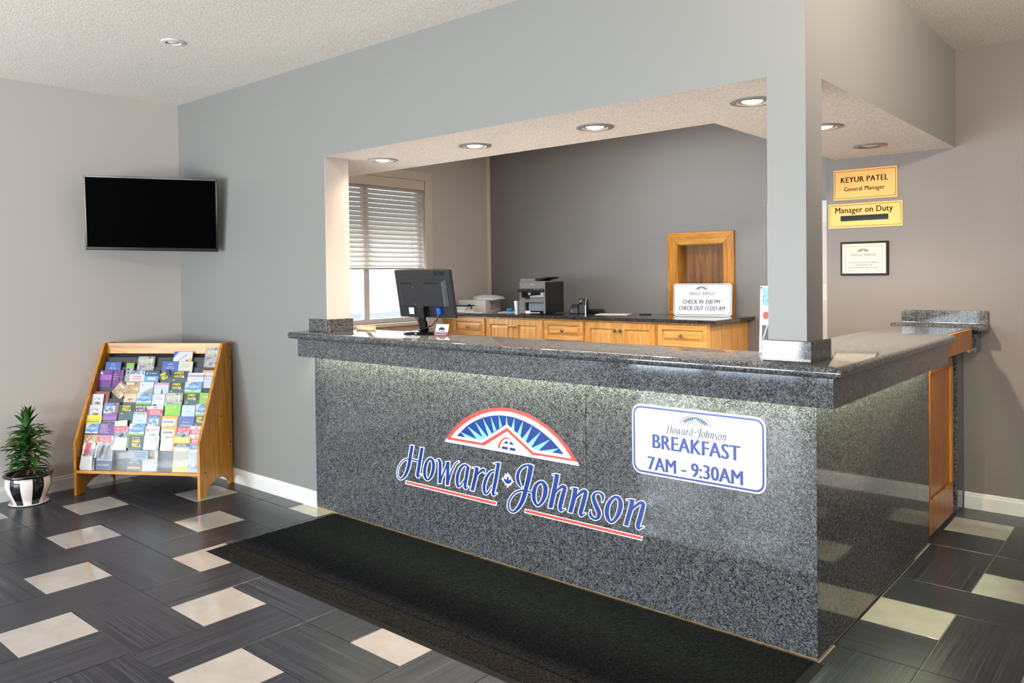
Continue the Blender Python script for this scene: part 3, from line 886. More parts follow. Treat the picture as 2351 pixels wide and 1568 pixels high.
[-17785,4681],[-17661,4689]],[[-18110,4792],[-17994,4805],[-17943,4814],[-17890,4823],[-17832,4834],[-17769,4846],[-17644,4865]]]]],["r",0,[[[[-17843,4796],[-17872,4662],
[-17900,4529],[-17933,4394],[-17975,4255],[-18022,4110],[-18070,3963],[-18119,3814],[-18168,3664],[-18218,3513]],[[-17587,4806],[-17615,4673],[-17644,4538],[-17679,4398],
[-17723,4253],[-17773,4106],[-17823,3959],[-17873,3811],[-17924,3661],[-17975,3511]]],[[[-17895,4840],[-17934,4659],[-17963,4526],[-17996,4394],[-18037,4255],[-18084,4111],
[-18132,3964],[-18181,3815],[-18230,3665],[-18296,3466]],[[-17515,4856],[-17553,4676],[-17582,4540],[-17617,4398],[-17662,4252],[-17711,4105],[-17761,3958],[-17811,3810],
[-17862,3661],[-17929,3463]]]]],["r",0,[[[[-17765,4286],[-17700,4356],[-17636,4424],[-17572,4485],[-17504,4538],[-17433,4586],[-17370,4625],[-17318,4653],[-17284,4669],
[-17288,4672],[-17295,4680],[-17270,4674],[-17243,4660],[-17225,4642],[-17214,4613],[-17203,4581]],[[-17822,4304],[-17774,4379],[-17726,4455],[-17671,4529],[-17608,4599],
[-17541,4664],[-17477,4717],[-17414,4762],[-17343,4799],[-17250,4819],[-17172,4791],[-17142,4746],[-17131,4702],[-17137,4659],[-17153,4620],[-17170,4585]]],[[[-17747,4225],
[-17647,4340],[-17585,4407],[-17524,4463],[-17460,4512],[-17393,4557],[-17334,4593],[-17287,4619],[-17265,4629],[-17301,4626],[-17339,4640],[-17325,4643],[-17303,4637],
[-17288,4630],[-17276,4605],[-17268,4527]],[[-17910,4276],[-17827,4395],[-17777,4473],[-17719,4551],[-17652,4625],[-17581,4692],[-17513,4749],[-17445,4797],[-17362,4840],
[-17238,4865],[-17129,4831],[-17088,4777],[-17072,4724],[-17075,4671],[-17091,4628],[-17111,4546]]]]],["d",0,[[[[-16449,4860],[-16507,4852],[-16572,4841],[-16645,4820],
[-16719,4787],[-16797,4744],[-16877,4684],[-16959,4606],[-17042,4514],[-17117,4417],[-17179,4317],[-17231,4214],[-17273,4113],[-17307,4012],[-17330,3912],[-17343,3818],
[-17343,3732],[-17330,3654],[-17308,3587],[-17274,3531],[-17227,3484],[-17156,3455],[-17066,3469],[-17000,3508],[-16945,3555],[-16893,3611],[-16842,3676],[-16792,3746],
[-16744,3821],[-16696,3900],[-16649,3979]],[[-16446,4780],[-16504,4768],[-16557,4757],[-16604,4739],[-16654,4709],[-16705,4671],[-16757,4620],[-16817,4549],[-16880,4463],
[-16937,4375],[-16986,4287],[-17029,4195],[-17066,4104],[-17096,4014],[-17119,3925],[-17132,3845],[-17135,3774],[-17129,3710],[-17119,3655],[-17107,3608],[-17093,3573],
[-17092,3561],[-17098,3559],[-17069,3572],[-17025,3602],[-16977,3646],[-16925,3704],[-16871,3769],[-16817,3839],[-16762,3915],[-16707,3992]]],[[[-16390,4916],[-16509,4897],
[-16580,4885],[-16665,4859],[-16749,4822],[-16834,4774],[-16921,4708],[-17008,4626],[-17094,4530],[-17171,4429],[-17236,4325],[-17289,4220],[-17333,4115],[-17367,4011],
[-17392,3908],[-17405,3810],[-17405,3719],[-17392,3636],[-17368,3566],[-17332,3504],[-17279,3449],[-17184,3409],[-17052,3428],[-16966,3477],[-16903,3530],[-16846,3591],
[-16792,3659],[-16740,3731],[-16691,3808],[-16643,3888],[-16567,4011]],[[-16384,4747],[-16503,4723],[-16549,4713],[-16584,4699],[-16625,4674],[-16668,4641],[-16713,4596],
[-16768,4530],[-16829,4447],[-16883,4363],[-16929,4279],[-16971,4189],[-17006,4101],[-17035,4014],[-17058,3929],[-17071,3853],[-17073,3787],[-17068,3727],[-17059,3677],
[-17049,3635],[-17042,3608],[-17064,3607],[-17112,3600],[-17103,3604],[-17068,3628],[-17025,3666],[-16976,3721],[-16923,3784],[-16870,3852],[-16816,3928],[-16731,4050]]]]],
["d",0,[[[[-16523,5184],[-16474,5188],[-16425,5192],[-16374,5196],[-16318,5200],[-16259,5205],[-16200,5210]],[[-16523,5208],[-16474,5220],[-16426,5232],[-16374,5244],[-16317,5257],
[-16258,5270],[-16198,5282]]],[[[-16583,5129],[-16473,5143],[-16425,5147],[-16374,5151],[-16319,5155],[-16260,5160],[-16140,5173]],[[-16584,5244],[-16475,5265],[-16426,5277],
[-16373,5289],[-16316,5302],[-16257,5315],[-16137,5336]]]]],["d",0,[[[[-16315,5267],[-16344,5133],[-16373,4998],[-16405,4852],[-16444,4683],[-16487,4503],[-16529,4331],
[-16574,4164],[-16619,4002],[-16656,3866],[-16682,3765],[-16701,3687],[-16705,3616],[-16683,3556],[-16639,3514],[-16568,3495],[-16493,3523],[-16452,3561],[-16419,3592],
[-16387,3618],[-16353,3644],[-16319,3671]],[[-16072,5274],[-16102,5140],[-16133,5005],[-16167,4859],[-16205,4691],[-16247,4510],[-16291,4335],[-16340,4165],[-16391,4003],
[-16433,3867],[-16465,3768],[-16488,3699],[-16501,3652],[-16507,3619],[-16512,3598],[-16532,3590],[-16542,3584],[-16507,3604],[-16462,3631],[-16419,3652],[-16379,3672],
[-16338,3692]]],[[[-16364,5312],[-16403,5131],[-16432,4996],[-16465,4850],[-16504,4681],[-16546,4502],[-16589,4330],[-16633,4164],[-16679,4002],[-16715,3865],[-16742,3765],
[-16761,3684],[-16766,3606],[-16743,3534],[-16691,3480],[-16585,3448],[-16465,3488],[-16415,3532],[-16385,3561],[-16357,3585],[-16323,3611],[-16237,3670]],[[-16003,5322],
[-16043,5142],[-16074,5007],[-16108,4861],[-16146,4692],[-16188,4512],[-16232,4336],[-16281,4165],[-16332,4003],[-16374,3868],[-16406,3769],[-16428,3702],[-16440,3663],
[-16448,3640],[-16461,3631],[-16514,3637],[-16570,3619],[-16544,3633],[-16496,3662],[-16450,3685],[-16410,3705],[-16317,3757]]]]],["J",0,[[[[-14627,4268],[-14660,4311],
[-14691,4352],[-14716,4396],[-14741,4451],[-14766,4513],[-14786,4575],[-14802,4634],[-14815,4694],[-14817,4757],[-14806,4834],[-14785,4919],[-14755,4997],[-14713,5069],
[-14661,5138],[-14604,5199],[-14542,5249],[-14473,5294],[-14405,5330],[-14346,5357],[-14290,5375],[-14228,5390],[-14160,5400],[-14087,5405],[-14011,5411]],[[-14649,4248],
[-14711,4265],[-14774,4284],[-14838,4317],[-14897,4366],[-14951,4426],[-14993,4494],[-15021,4566],[-15035,4645],[-15033,4733],[-15014,4829],[-14980,4931],[-14933,5029],
[-14871,5120],[-14798,5202],[-14719,5275],[-14632,5338],[-14542,5388],[-14457,5428],[-14378,5456],[-14304,5474],[-14229,5487],[-14150,5495],[-14072,5498],[-13996,5502]]],
[[[-14546,4281],[-14619,4348],[-14647,4387],[-14668,4428],[-14690,4480],[-14713,4538],[-14731,4597],[-14746,4652],[-14757,4706],[-14760,4764],[-14750,4836],[-14730,4915],
[-14702,4988],[-14665,5053],[-14617,5117],[-14566,5173],[-14511,5218],[-14447,5259],[-14385,5293],[-14333,5316],[-14284,5333],[-14228,5346],[-14165,5356],[-14094,5361],
[-13962,5370]],[[-14651,4186],[-14752,4227],[-14819,4248],[-14887,4285],[-14949,4338],[-15005,4401],[-15049,4472],[-15077,4548],[-15092,4632],[-15091,4726],[-15071,4828],
[-15035,4935],[-14985,5039],[-14920,5135],[-14842,5223],[-14757,5302],[-14664,5369],[-14568,5423],[-14477,5465],[-14392,5497],[-14310,5517],[-14229,5530],[-14145,5539],
[-14065,5543],[-13934,5549]]]]],["J",0,[[[[-14194,5463],[-14218,5331],[-14243,5200],[-14272,5066],[-14308,4922],[-14349,4771],[-14393,4622],[-14439,4473],[-14486,4326],
[-14531,4190],[-14569,4070],[-14605,3963],[-14641,3862],[-14678,3763],[-14715,3669],[-14757,3577],[-14807,3482],[-14861,3388],[-14917,3301],[-14973,3222],[-15032,3148],
[-15089,3085],[-15146,3030],[-15200,2986],[-15246,2959],[-15290,2948],[-15338,2950],[-15381,2963],[-15419,2990],[-15451,3032],[-15476,3081],[-15493,3135],[-15502,3194],
[-15498,3260],[-15480,3334],[-15450,3416],[-15407,3500],[-15349,3590],[-15277,3683],[-15204,3764],[-15133,3829],[-15060,3883],[-14987,3929],[-14915,3967],[-14843,3997],
[-14769,4023],[-14697,4046],[-14626,4063],[-14553,4077],[-14478,4087],[-14398,4095],[-14310,4100],[-14211,4100],[-14104,4098],[-13997,4095]],[[-13873,5472],[-13904,5340],
[-13936,5207],[-13972,5067],[-14017,4918],[-14066,4765],[-14115,4614],[-14163,4465],[-14212,4318],[-14257,4182],[-14295,4063],[-14330,3954],[-14369,3847],[-14413,3742],
[-14461,3640],[-14515,3538],[-14578,3434],[-14648,3332],[-14722,3237],[-14800,3150],[-14883,3071],[-14967,3002],[-15051,2944],[-15139,2897],[-15228,2864],[-15314,2854],
[-15391,2863],[-15457,2887],[-15510,2927],[-15552,2979],[-15582,3038],[-15602,3100],[-15612,3171],[-15607,3249],[-15587,3334],[-15554,3425],[-15506,3519],[-15442,3617],
[-15364,3716],[-15285,3805],[-15205,3879],[-15123,3942],[-15041,3996],[-14957,4041],[-14874,4077],[-14794,4107],[-14714,4134],[-14633,4156],[-14549,4171],[-14464,4179],
[-14378,4181],[-14287,4180],[-14186,4176],[-14079,4169],[-13974,4163]]],[[[-14240,5506],[-14274,5329],[-14298,5199],[-14327,5066],[-14363,4923],[-14404,4772],[-14448,4623],
[-14493,4475],[-14541,4328],[-14586,4191],[-14625,4071],[-14660,3965],[-14695,3865],[-14732,3768],[-14768,3675],[-14809,3585],[-14858,3493],[-14911,3401],[-14964,3317],
[-15019,3241],[-15074,3170],[-15128,3111],[-15179,3060],[-15224,3021],[-15254,3001],[-15279,2993],[-15310,2994],[-15341,3003],[-15369,3024],[-15398,3060],[-15420,3105],
[-15435,3153],[-15443,3206],[-15439,3266],[-15423,3335],[-15395,3412],[-15355,3491],[-15299,3576],[-15230,3665],[-15161,3742],[-15095,3802],[-15027,3853],[-14960,3895],
[-14894,3930],[-14827,3958],[-14757,3983],[-14689,4004],[-14623,4020],[-14555,4033],[-14485,4043],[-14408,4050],[-14323,4055],[-14226,4055],[-14120,4053],[-13959,4048]],
[[-13809,5517],[-13849,5342],[-13881,5208],[-13918,5067],[-13962,4917],[-14011,4764],[-14060,4613],[-14109,4463],[-14158,4316],[-14202,4181],[-14240,4062],[-14276,3952],
[-14315,3844],[-14359,3737],[-14408,3634],[-14464,3529],[-14528,3424],[-14598,3320],[-14674,3221],[-14755,3131],[-14841,3049],[-14928,2976],[-15018,2914],[-15114,2861],
[-15219,2822],[-15326,2808],[-15419,2818],[-15497,2847],[-15559,2893],[-15606,2951],[-15639,3014],[-15661,3082],[-15671,3158],[-15666,3243],[-15645,3334],[-15609,3430],
[-15559,3529],[-15491,3632],[-15411,3734],[-15328,3827],[-15243,3906],[-15156,3973],[-15068,4030],[-14979,4078],[-14890,4117],[-14806,4148],[-14722,4176],[-14636,4199],
[-14547,4215],[-14457,4224],[-14368,4226],[-14274,4224],[-14171,4220],[-14064,4214],[-13905,4205]]]]],["o",1,[[[[-13390,4667],[-13365,4654],[-13334,4621],[-13308,4580],
[-13290,4537],[-13279,4486],[-13274,4425],[-13275,4347],[-13283,4254],[-13298,4163],[-13321,4073],[-13352,3981],[-13388,3896],[-13430,3820],[-13477,3749],[-13525,3688],
[-13571,3638],[-13607,3605],[-13622,3597],[-13644,3607],[-13680,3641],[-13712,3689],[-13736,3748],[-13753,3821],[-13762,3899],[-13762,3982],[-13754,4074],[-13740,4166],
[-13721,4258],[-13697,4348],[-13668,4424],[-13633,4487],[-13590,4542],[-13541,4589],[-13483,4630],[-13426,4660]],[[-13356,4808],[-13253,4796],[-13169,4759],[-13101,4709],
[-13050,4648],[-13014,4574],[-12995,4487],[-12995,4386],[-13010,4275],[-13037,4165],[-13078,4057],[-13130,3952],[-13188,3853],[-13255,3764],[-13327,3683],[-13399,3616],
[-13470,3559],[-13551,3509],[-13649,3482],[-13740,3498],[-13814,3538],[-13877,3591],[-13930,3659],[-13974,3741],[-14004,3833],[-14016,3935],[-14013,4043],[-13998,4151],
[-13969,4259],[-13927,4367],[-13873,4467],[-13806,4554],[-13729,4627],[-13649,4688],[-13562,4741],[-13464,4785]]],[[[-13401,4623],[-13397,4613],[-13376,4586],[-13355,4551],
[-13341,4514],[-13333,4469],[-13328,4413],[-13329,4339],[-13337,4250],[-13352,4162],[-13374,4076],[-13403,3988],[-13437,3907],[-13476,3835],[-13520,3768],[-13565,3711],
[-13605,3666],[-13628,3641],[-13611,3641],[-13609,3648],[-13636,3675],[-13662,3718],[-13684,3772],[-13699,3841],[-13707,3913],[-13706,3993],[-13698,4081],[-13685,4169],
[-13667,4258],[-13645,4343],[-13618,4414],[-13588,4470],[-13551,4518],[-13509,4560],[-13459,4596],[-13413,4620]],[[-13345,4852],[-13221,4836],[-13127,4794],[-13054,4739],
[-12999,4672],[-12961,4591],[-12941,4499],[-12941,4393],[-12956,4279],[-12984,4166],[-13026,4054],[-13079,3945],[-13140,3843],[-13209,3749],[-13285,3664],[-13360,3593],
[-13436,3531],[-13530,3473],[-13659,3438],[-13775,3458],[-13859,3503],[-13927,3562],[-13983,3635],[-14029,3721],[-14060,3819],[-14072,3925],[-14069,4037],[-14053,4148],
[-14023,4259],[-13980,4371],[-13923,4477],[-13851,4571],[-13768,4651],[-13681,4717],[-13586,4775],[-13476,4825]]]]],["h",0,[[[[-12705,5197],[-12655,5197],[-12604,5196],
[-12551,5197],[-12496,5199],[-12440,5202],[-12384,5206]],[[-12702,5224],[-12650,5232],[-12598,5241],[-12546,5250],[-12493,5261],[-12437,5273],[-12381,5285]]],[[[-12764,5150],
[-12661,5153],[-12609,5153],[-12555,5154],[-12498,5156],[-12442,5160],[-12333,5171]],[[-12749,5263],[-12644,5276],[-12593,5284],[-12543,5293],[-12490,5304],[-12435,5316],
[-12327,5335]]]]],["h",0,[[[[-12537,5270],[-12574,5098],[-12612,4926],[-12654,4747],[-12704,4556],[-12760,4355],[-12816,4153],[-12872,3953],[-12928,3751],[-12984,3548]],
[[-12267,5276],[-12305,5104],[-12343,4931],[-12386,4749],[-12437,4555],[-12492,4354],[-12549,4153],[-12606,3952],[-12664,3751],[-12723,3550]]],[[[-12579,5312],[-12627,5096],
[-12664,4925],[-12706,4747],[-12756,4556],[-12812,4356],[-12869,4154],[-12924,3953],[-12981,3751],[-13050,3504]],[[-12206,5320],[-12253,5105],[-12291,4932],[-12335,4750],
[-12385,4555],[-12441,4354],[-12497,4152],[-12554,3952],[-12612,3751],[-12683,3506]]]]],["h",0,[[[[-12570,4268],[-12519,4318],[-12469,4367],[-12415,4417],[-12354,4471],
[-12289,4525],[-12226,4572],[-12161,4615],[-12100,4650],[-12072,4660],[-12075,4654],[-12069,4646],[-12066,4638],[-12071,4646],[-12075,4639],[-12088,4598],[-12114,4532],
[-12151,4445],[-12191,4342],[-12232,4219],[-12274,4083],[-12310,3959],[-12339,3853],[-12362,3754],[-12369,3664],[-12352,3588],[-12315,3531],[-12255,3492],[-12166,3500],
[-12114,3534],[-12077,3562],[-12035,3589],[-11985,3620],[-11937,3650]],[[-12624,4295],[-12582,4349],[-12538,4403],[-12491,4460],[-12439,4522],[-12382,4587],[-12322,4648],
[-12257,4707],[-12186,4765],[-12098,4811],[-11997,4821],[-11922,4798],[-11872,4759],[-11847,4703],[-11850,4648],[-11862,4591],[-11883,4517],[-11912,4428],[-11944,4329],
[-11981,4211],[-12022,4078],[-12059,3957],[-12091,3854],[-12117,3766],[-12134,3701],[-12142,3654],[-12146,3620],[-12157,3608],[-12185,3602],[-12161,3609],[-12114,3628],
[-12062,3645],[-12009,3665],[-11955,3685]]],[[[-12565,4209],[-12479,4297],[-12429,4346],[-12376,4395],[-12316,4448],[-12253,4501],[-12193,4545],[-12130,4587],[-12076,4617],
[-12065,4619],[-12095,4612],[-12105,4609],[-12112,4610],[-12123,4633],[-12127,4637],[-12139,4600],[-12164,4535],[-12201,4448],[-12241,4344],[-12283,4221],[-12325,4085],
[-12361,3960],[-12390,3853],[-12414,3752],[-12422,3656],[-12404,3572],[-12364,3506],[-12289,3453],[-12158,3459],[-12093,3499],[-12058,3527],[-12017,3553],[-11967,3584],
[-11870,3638]],[[-12700,4277],[-12622,4369],[-12578,4424],[-12530,4482],[-12477,4544],[-12418,4611],[-12355,4675],[-12288,4736],[-12210,4798],[-12105,4852],[-11977,4864],
[-11887,4834],[-11827,4787],[-11795,4716],[-11798,4650],[-11812,4590],[-11834,4513],[-11862,4425],[-11894,4327],[-11930,4209],[-11971,4077],[-12008,3956],[-12040,3854],
[-12066,3768],[-12082,3709],[-12091,3670],[-12098,3645],[-12124,3647],[-12193,3642],[-12183,3643],[-12133,3663],[-12080,3682],[-12027,3701],[-11924,3745]]]]],
["n",0,[[[[-11610,4722],[-11555,4721],[-11500,4721],[-11446,4721],[-11395,4723],[-11347,4727],[-11298,4730]],[[-11607,4748],[-11550,4760],[-11494,4771],[-11440,4782],[-11389,4791],
[-11341,4800],[-11292,4808]]],[[[-11666,4674],[-11560,4679],[-11504,4679],[-11450,4679],[-11399,4681],[-11350,4685],[-11251,4694]],[[-11653,4785],[-11545,4802],[-11489,4813],
[-11436,4824],[-11386,4833],[-11337,4842],[-11237,4856]]]]],["n",0,[[[[-11446,4786],[-11474,4640],[-11502,4495],[-11532,4357],[-11567,4227],[-11606,4100],[-11646,3970],
[-11688,3835],[-11731,3698],[-11774,3562]],[[-11181,4797],[-11210,4651],[-11240,4504],[-11273,4359],[-11313,4222],[-11355,4092],[-11398,3961],[-11443,3827],[-11488,3691],
[-11534,3554]]],[[[-11488,4827],[-11525,4638],[-11553,4493],[-11583,4356],[-11617,4228],[-11656,4102],[-11696,3971],[-11738,3836],[-11781,3700],[-11838,3520]],[[-11122,4842],
[-11160,4654],[-11190,4506],[-11224,4360],[-11263,4221],[-11306,4090],[-11349,3960],[-11393,3825],[-11439,3689],[-11498,3510]]]]],["n",0,[[[[-11412,4164],[-11349,4234],
[-11287,4303],[-11223,4368],[-11152,4431],[-11078,4491],[-11007,4544],[-10940,4594],[-10881,4633],[-10850,4647],[-10842,4643],[-10836,4635],[-10841,4636],[-10848,4643],
[-10857,4616],[-10873,4564],[-10893,4501],[-10918,4427],[-10949,4335],[-10988,4212],[-11033,4071],[-11072,3946],[-11107,3845],[-11139,3753],[-11156,3666],[-11149,3589],
[-11120,3530],[-11067,3485],[-10979,3486],[-10924,3519],[-10882,3551],[-10835,3587],[-10782,3629],[-10731,3670]],[[-11467,4187],[-11416,4262],[-11365,4338],[-11308,4414],
[-11246,4490],[-11179,4564],[-11113,4631],[-11045,4692],[-10971,4749],[-10885,4796],[-10787,4813],[-10704,4797],[-10640,4751],[-10619,4679],[-10629,4618],[-10643,4561],
[-10658,4495],[-10679,4418],[-10707,4325],[-10745,4203],[-10789,4062],[-10831,3935],[-10867,3831],[-10899,3746],[-10920,3685],[-10933,3641],[-10942,3608],[-10958,3600],
[-10991,3596],[-10971,3601],[-10926,3619],[-10873,3642],[-10814,3671],[-10754,3701]]],[[[-11401,4108],[-11308,4217],[-11247,4285],[-11185,4348],[-11117,4408],[-11044,4466],
[-10975,4518],[-10910,4566],[-10857,4601],[-10841,4608],[-10856,4601],[-10867,4597],[-10887,4610],[-10898,4635],[-10906,4616],[-10922,4564],[-10941,4502],[-10966,4429],
[-10997,4337],[-11037,4214],[-11082,4073],[-11121,3948],[-11156,3848],[-11188,3754],[-11207,3662],[-11200,3577],[-11169,3508],[-11102,3448],[-10974,3446],[-10905,3485],
[-10861,3518],[-10812,3555],[-10759,3597],[-10663,3666]],[[-11539,4165],[-11457,4279],[-11405,4356],[-11346,4435],[-11281,4513],[-11213,4589],[-11145,4657],[-11074,4720],
[-10995,4781],[-10894,4835],[-10774,4855],[-10673,4835],[-10595,4777],[-10570,4687],[-10580,4619],[-10594,4561],[-10610,4494],[-10631,4416],[-10659,4324],[-10696,4201],
[-10741,4061],[-10782,3933],[-10819,3828],[-10850,3745],[-10870,3690],[-10883,3652],[-10894,3629],[-10923,3636],[-10995,3636],[-10990,3635],[-10947,3652],[-10896,3674],
[-10838,3703],[-10733,3761]]]]],["s",0,[[[[-9783,4384],[-9752,4443],[-9721,4504],[-9700,4563],[-9690,4617],[-9691,4672],[-9711,4726],[-9752,4770],[-9806,4802],[-9865,4824],
[-9928,4836],[-9996,4838],[-10065,4829],[-10136,4807],[-10206,4775],[-10269,4732],[-10322,4679],[-10365,4616],[-10392,4544],[-10398,4471],[-10389,4401],[-10371,4330],[-10342,4253],
[-10304,4175],[-10265,4100],[-10225,4028],[-10185,3963],[-10153,3905],[-10129,3851],[-10112,3806],[-10105,3772],[-10107,3735],[-10118,3695],[-10131,3663],[-10149,3633],
[-10178,3602],[-10208,3583],[-10242,3581],[-10283,3592],[-10324,3614],[-10365,3648],[-10401,3692],[-10427,3731],[-10442,3771],[-10448,3829],[-10454,3892]],[[-9809,4383],
[-9817,4440],[-9824,4496],[-9833,4546],[-9839,4588],[-9844,4622],[-9853,4647],[-9871,4673],[-9900,4702],[-9934,4724],[-9973,4741],[-10017,4750],[-10058,4747],[-10097,4727],
[-10134,4695],[-10161,4661],[-10180,4628],[-10192,4593],[-10196,4560],[-10191,4523],[-10177,4476],[-10156,4421],[-10126,4357],[-10088,4287],[-10048,4218],[-10007,4153],
[-9963,4088],[-9926,4021],[-9897,3956],[-9875,3889],[-9870,3812],[-9888,3732],[-9924,3656],[-9978,3587],[-10048,3533],[-10127,3495],[-10208,3474],[-10285,3473],[-10356,3487],
[-10420,3514],[-10479,3555],[-10533,3609],[-10565,3678],[-10556,3756],[-10522,3826],[-10489,3891]]],[[[-9744,4344],[-9705,4445],[-9674,4507],[-9652,4569],[-9642,4626],[-9644,4687],
[-9667,4750],[-9714,4801],[-9773,4838],[-9838,4863],[-9908,4876],[-9986,4879],[-10069,4869],[-10153,4842],[-10233,4804],[-10304,4754],[-10364,4693],[-10411,4622],[-10441,4540],
[-10448,4459],[-10438,4384],[-10418,4310],[-10388,4231],[-10350,4151],[-10311,4075],[-10269,4003],[-10230,3938],[-10199,3881],[-10176,3830],[-10160,3790],[-10154,3763],
[-10155,3736],[-10162,3704],[-10169,3682],[-10177,3661],[-10195,3637],[-10207,3624],[-10225,3622],[-10256,3632],[-10290,3650],[-10325,3680],[-10357,3719],[-10378,3749],
[-10392,3778],[-10400,3831],[-10396,3936]],[[-9865,4339],[-9864,4438],[-9872,4493],[-9881,4540],[-9887,4579],[-9892,4607],[-9897,4622],[-9910,4642],[-9933,4666],[-9961,4686],
[-9993,4700],[-10027,4709],[-10054,4707],[-10079,4692],[-10107,4665],[-10127,4638],[-10139,4613],[-10146,4587],[-10147,4563],[-10142,4535],[-10129,4493],[-10109,4441],
[-10080,4380],[-10042,4310],[-10003,4242],[-9963,4179],[-9919,4113],[-9880,4044],[-9850,3977],[-9828,3905],[-9822,3820],[-9841,3731],[-9881,3647],[-9940,3569],[-10020,3505],
[-10111,3460],[-10209,3433],[-10302,3431],[-10383,3447],[-10454,3478],[-10519,3522],[-10577,3581],[-10614,3660],[-10605,3749],[-10571,3824],[-10529,3931]]]]],
["o",1,[[[[-9037,4697],[-9008,4686],[-8977,4658],[-8954,4620],[-8940,4571],[-8933,4506],[-8933,4434],[-8940,4359],[-8956,4276],[-8977,4189],[-9005,4099],[-9039,4005],[-9077,3918],
[-9119,3837],[-9164,3763],[-9210,3702],[-9255,3653],[-9295,3621],[-9316,3612],[-9336,3625],[-9364,3661],[-9390,3709],[-9411,3768],[-9428,3838],[-9437,3909],[-9439,3979],
[-9434,4054],[-9423,4132],[-9405,4212],[-9381,4294],[-9349,4373],[-9305,4454],[-9251,4536],[-9195,4601],[-9136,4650],[-9077,4685]],[[-9018,4832],[-8920,4826],[-8836,4792],
[-8769,4737],[-8723,4662],[-8695,4575],[-8683,4482],[-8687,4383],[-8706,4280],[-8737,4177],[-8780,4072],[-8834,3967],[-8893,3869],[-8959,3779],[-9030,3696],[-9101,3627],
[-9174,3570],[-9253,3523],[-9344,3498],[-9429,3513],[-9498,3552],[-9557,3604],[-9606,3670],[-9648,3750],[-9675,3838],[-9685,3930],[-9680,4026],[-9662,4123],[-9633,4221],
[-9592,4322],[-9537,4420],[-9469,4517],[-9389,4610],[-9304,4690],[-9215,4754],[-9119,4804]]],[[[-9042,4656],[-9032,4648],[-9012,4625],[-8995,4594],[-8985,4552],[-8979,4492],
[-8980,4425],[-8987,4354],[-9002,4275],[-9022,4192],[-9049,4104],[-9082,4013],[-9118,3929],[-9158,3852],[-9200,3781],[-9243,3724],[-9282,3681],[-9310,3656],[-9306,3654],
[-9305,3662],[-9325,3692],[-9347,3736],[-9367,3790],[-9382,3857],[-9390,3923],[-9391,3989],[-9387,4060],[-9376,4134],[-9359,4210],[-9337,4288],[-9307,4362],[-9265,4439],
[-9215,4516],[-9164,4576],[-9113,4620],[-9065,4649]],[[-9012,4873],[-8895,4864],[-8801,4824],[-8728,4762],[-8678,4681],[-8649,4589],[-8637,4491],[-8641,4388],[-8661,4281],
[-8692,4175],[-8736,4067],[-8791,3959],[-8853,3858],[-8920,3764],[-8994,3678],[-9069,3605],[-9147,3542],[-9238,3488],[-9354,3457],[-9459,3476],[-9537,3520],[-9600,3577],
[-9652,3647],[-9695,3731],[-9723,3824],[-9733,3921],[-9728,4021],[-9709,4121],[-9680,4223],[-9636,4328],[-9580,4431],[-9508,4532],[-9425,4629],[-9335,4715],[-9238,4785],
[-9132,4840]]]]],["n",0,[[[[-8500,4716],[-8445,4718],[-8391,4720],[-8337,4722],[-8282,4726],[-8228,4731],[-8174,4736]],[[-8498,4741],[-8443,4754],[-8388,4767],[-8333,4779],
[-8279,4791],[-8224,4802],[-8170,4813]]],[[[-8549,4670],[-8448,4678],[-8394,4680],[-8339,4683],[-8284,4687],[-8230,4691],[-8130,4703]],[[-8541,4775],[-8440,4794],[-8385,4806],
[-8331,4819],[-8276,4830],[-8222,4842],[-8122,4859]]]]],["n",0,[[[[-8298,4800],[-8327,4657],[-8356,4516],[-8387,4382],[-8422,4262],[-8460,4143],[-8502,4014],[-8549,3867],
[-8598,3713],[-8648,3558]],[[-8054,4807],[-8084,4664],[-8114,4520],[-8149,4379],[-8189,4249],[-8231,4128],[-8274,4001],[-8321,3856],[-8369,3703],[-8418,3548]]],[[[-8334,4839],
[-8372,4656],[-8401,4515],[-8432,4383],[-8466,4264],[-8504,4146],[-8547,4016],[-8593,3869],[-8643,3715],[-8705,3519]],[[-8001,4848],[-8039,4666],[-8070,4521],[-8105,4378],
[-8145,4247],[-8187,4125],[-8231,3998],[-8277,3854],[-8325,3701],[-8387,3506]]]]],["n",0,[[[[-8308,4181],[-8246,4244],[-8184,4307],[-8119,4369],[-8048,4434],[-7974,4497],
[-7905,4552],[-7837,4603],[-7775,4644],[-7741,4659],[-7735,4653],[-7725,4641],[-7720,4629],[-7725,4636],[-7730,4625],[-7741,4583],[-7757,4526],[-7779,4458],[-7807,4370],
[-7845,4250],[-7888,4111],[-7927,3985],[-7962,3881],[-7995,3783],[-8015,3692],[-8010,3612],[-7987,3549],[-7944,3502],[-7861,3496],[-7812,3528],[-7775,3558],[-7725,3592],
[-7665,3634],[-7607,3675]],[[-8354,4207],[-8301,4276],[-8248,4345],[-8192,4416],[-8131,4491],[-8067,4569],[-7998,4639],[-7925,4703],[-7846,4760],[-7758,4804],[-7663,4812],
[-7591,4788],[-7541,4748],[-7517,4689],[-7521,4634],[-7530,4586],[-7541,4525],[-7557,4452],[-7580,4361],[-7616,4239],[-7659,4100],[-7701,3971],[-7739,3863],[-7773,3773],
[-7796,3706],[-7809,3657],[-7818,3620],[-7829,3607],[-7866,3606],[-7853,3607],[-7809,3625],[-7753,3647],[-7689,3677],[-7624,3707]]],[[[-8304,4126],[-8212,4224],[-8151,4287],
[-8087,4348],[-8016,4412],[-7944,4474],[-7877,4527],[-7812,4575],[-7756,4612],[-7736,4621],[-7753,4614],[-7756,4607],[-7759,4603],[-7770,4625],[-7774,4623],[-7785,4582],
[-7801,4527],[-7823,4460],[-7851,4372],[-7888,4253],[-7931,4113],[-7970,3988],[-8005,3884],[-8039,3785],[-8059,3689],[-8056,3601],[-8031,3531],[-7980,3470],[-7860,3457],
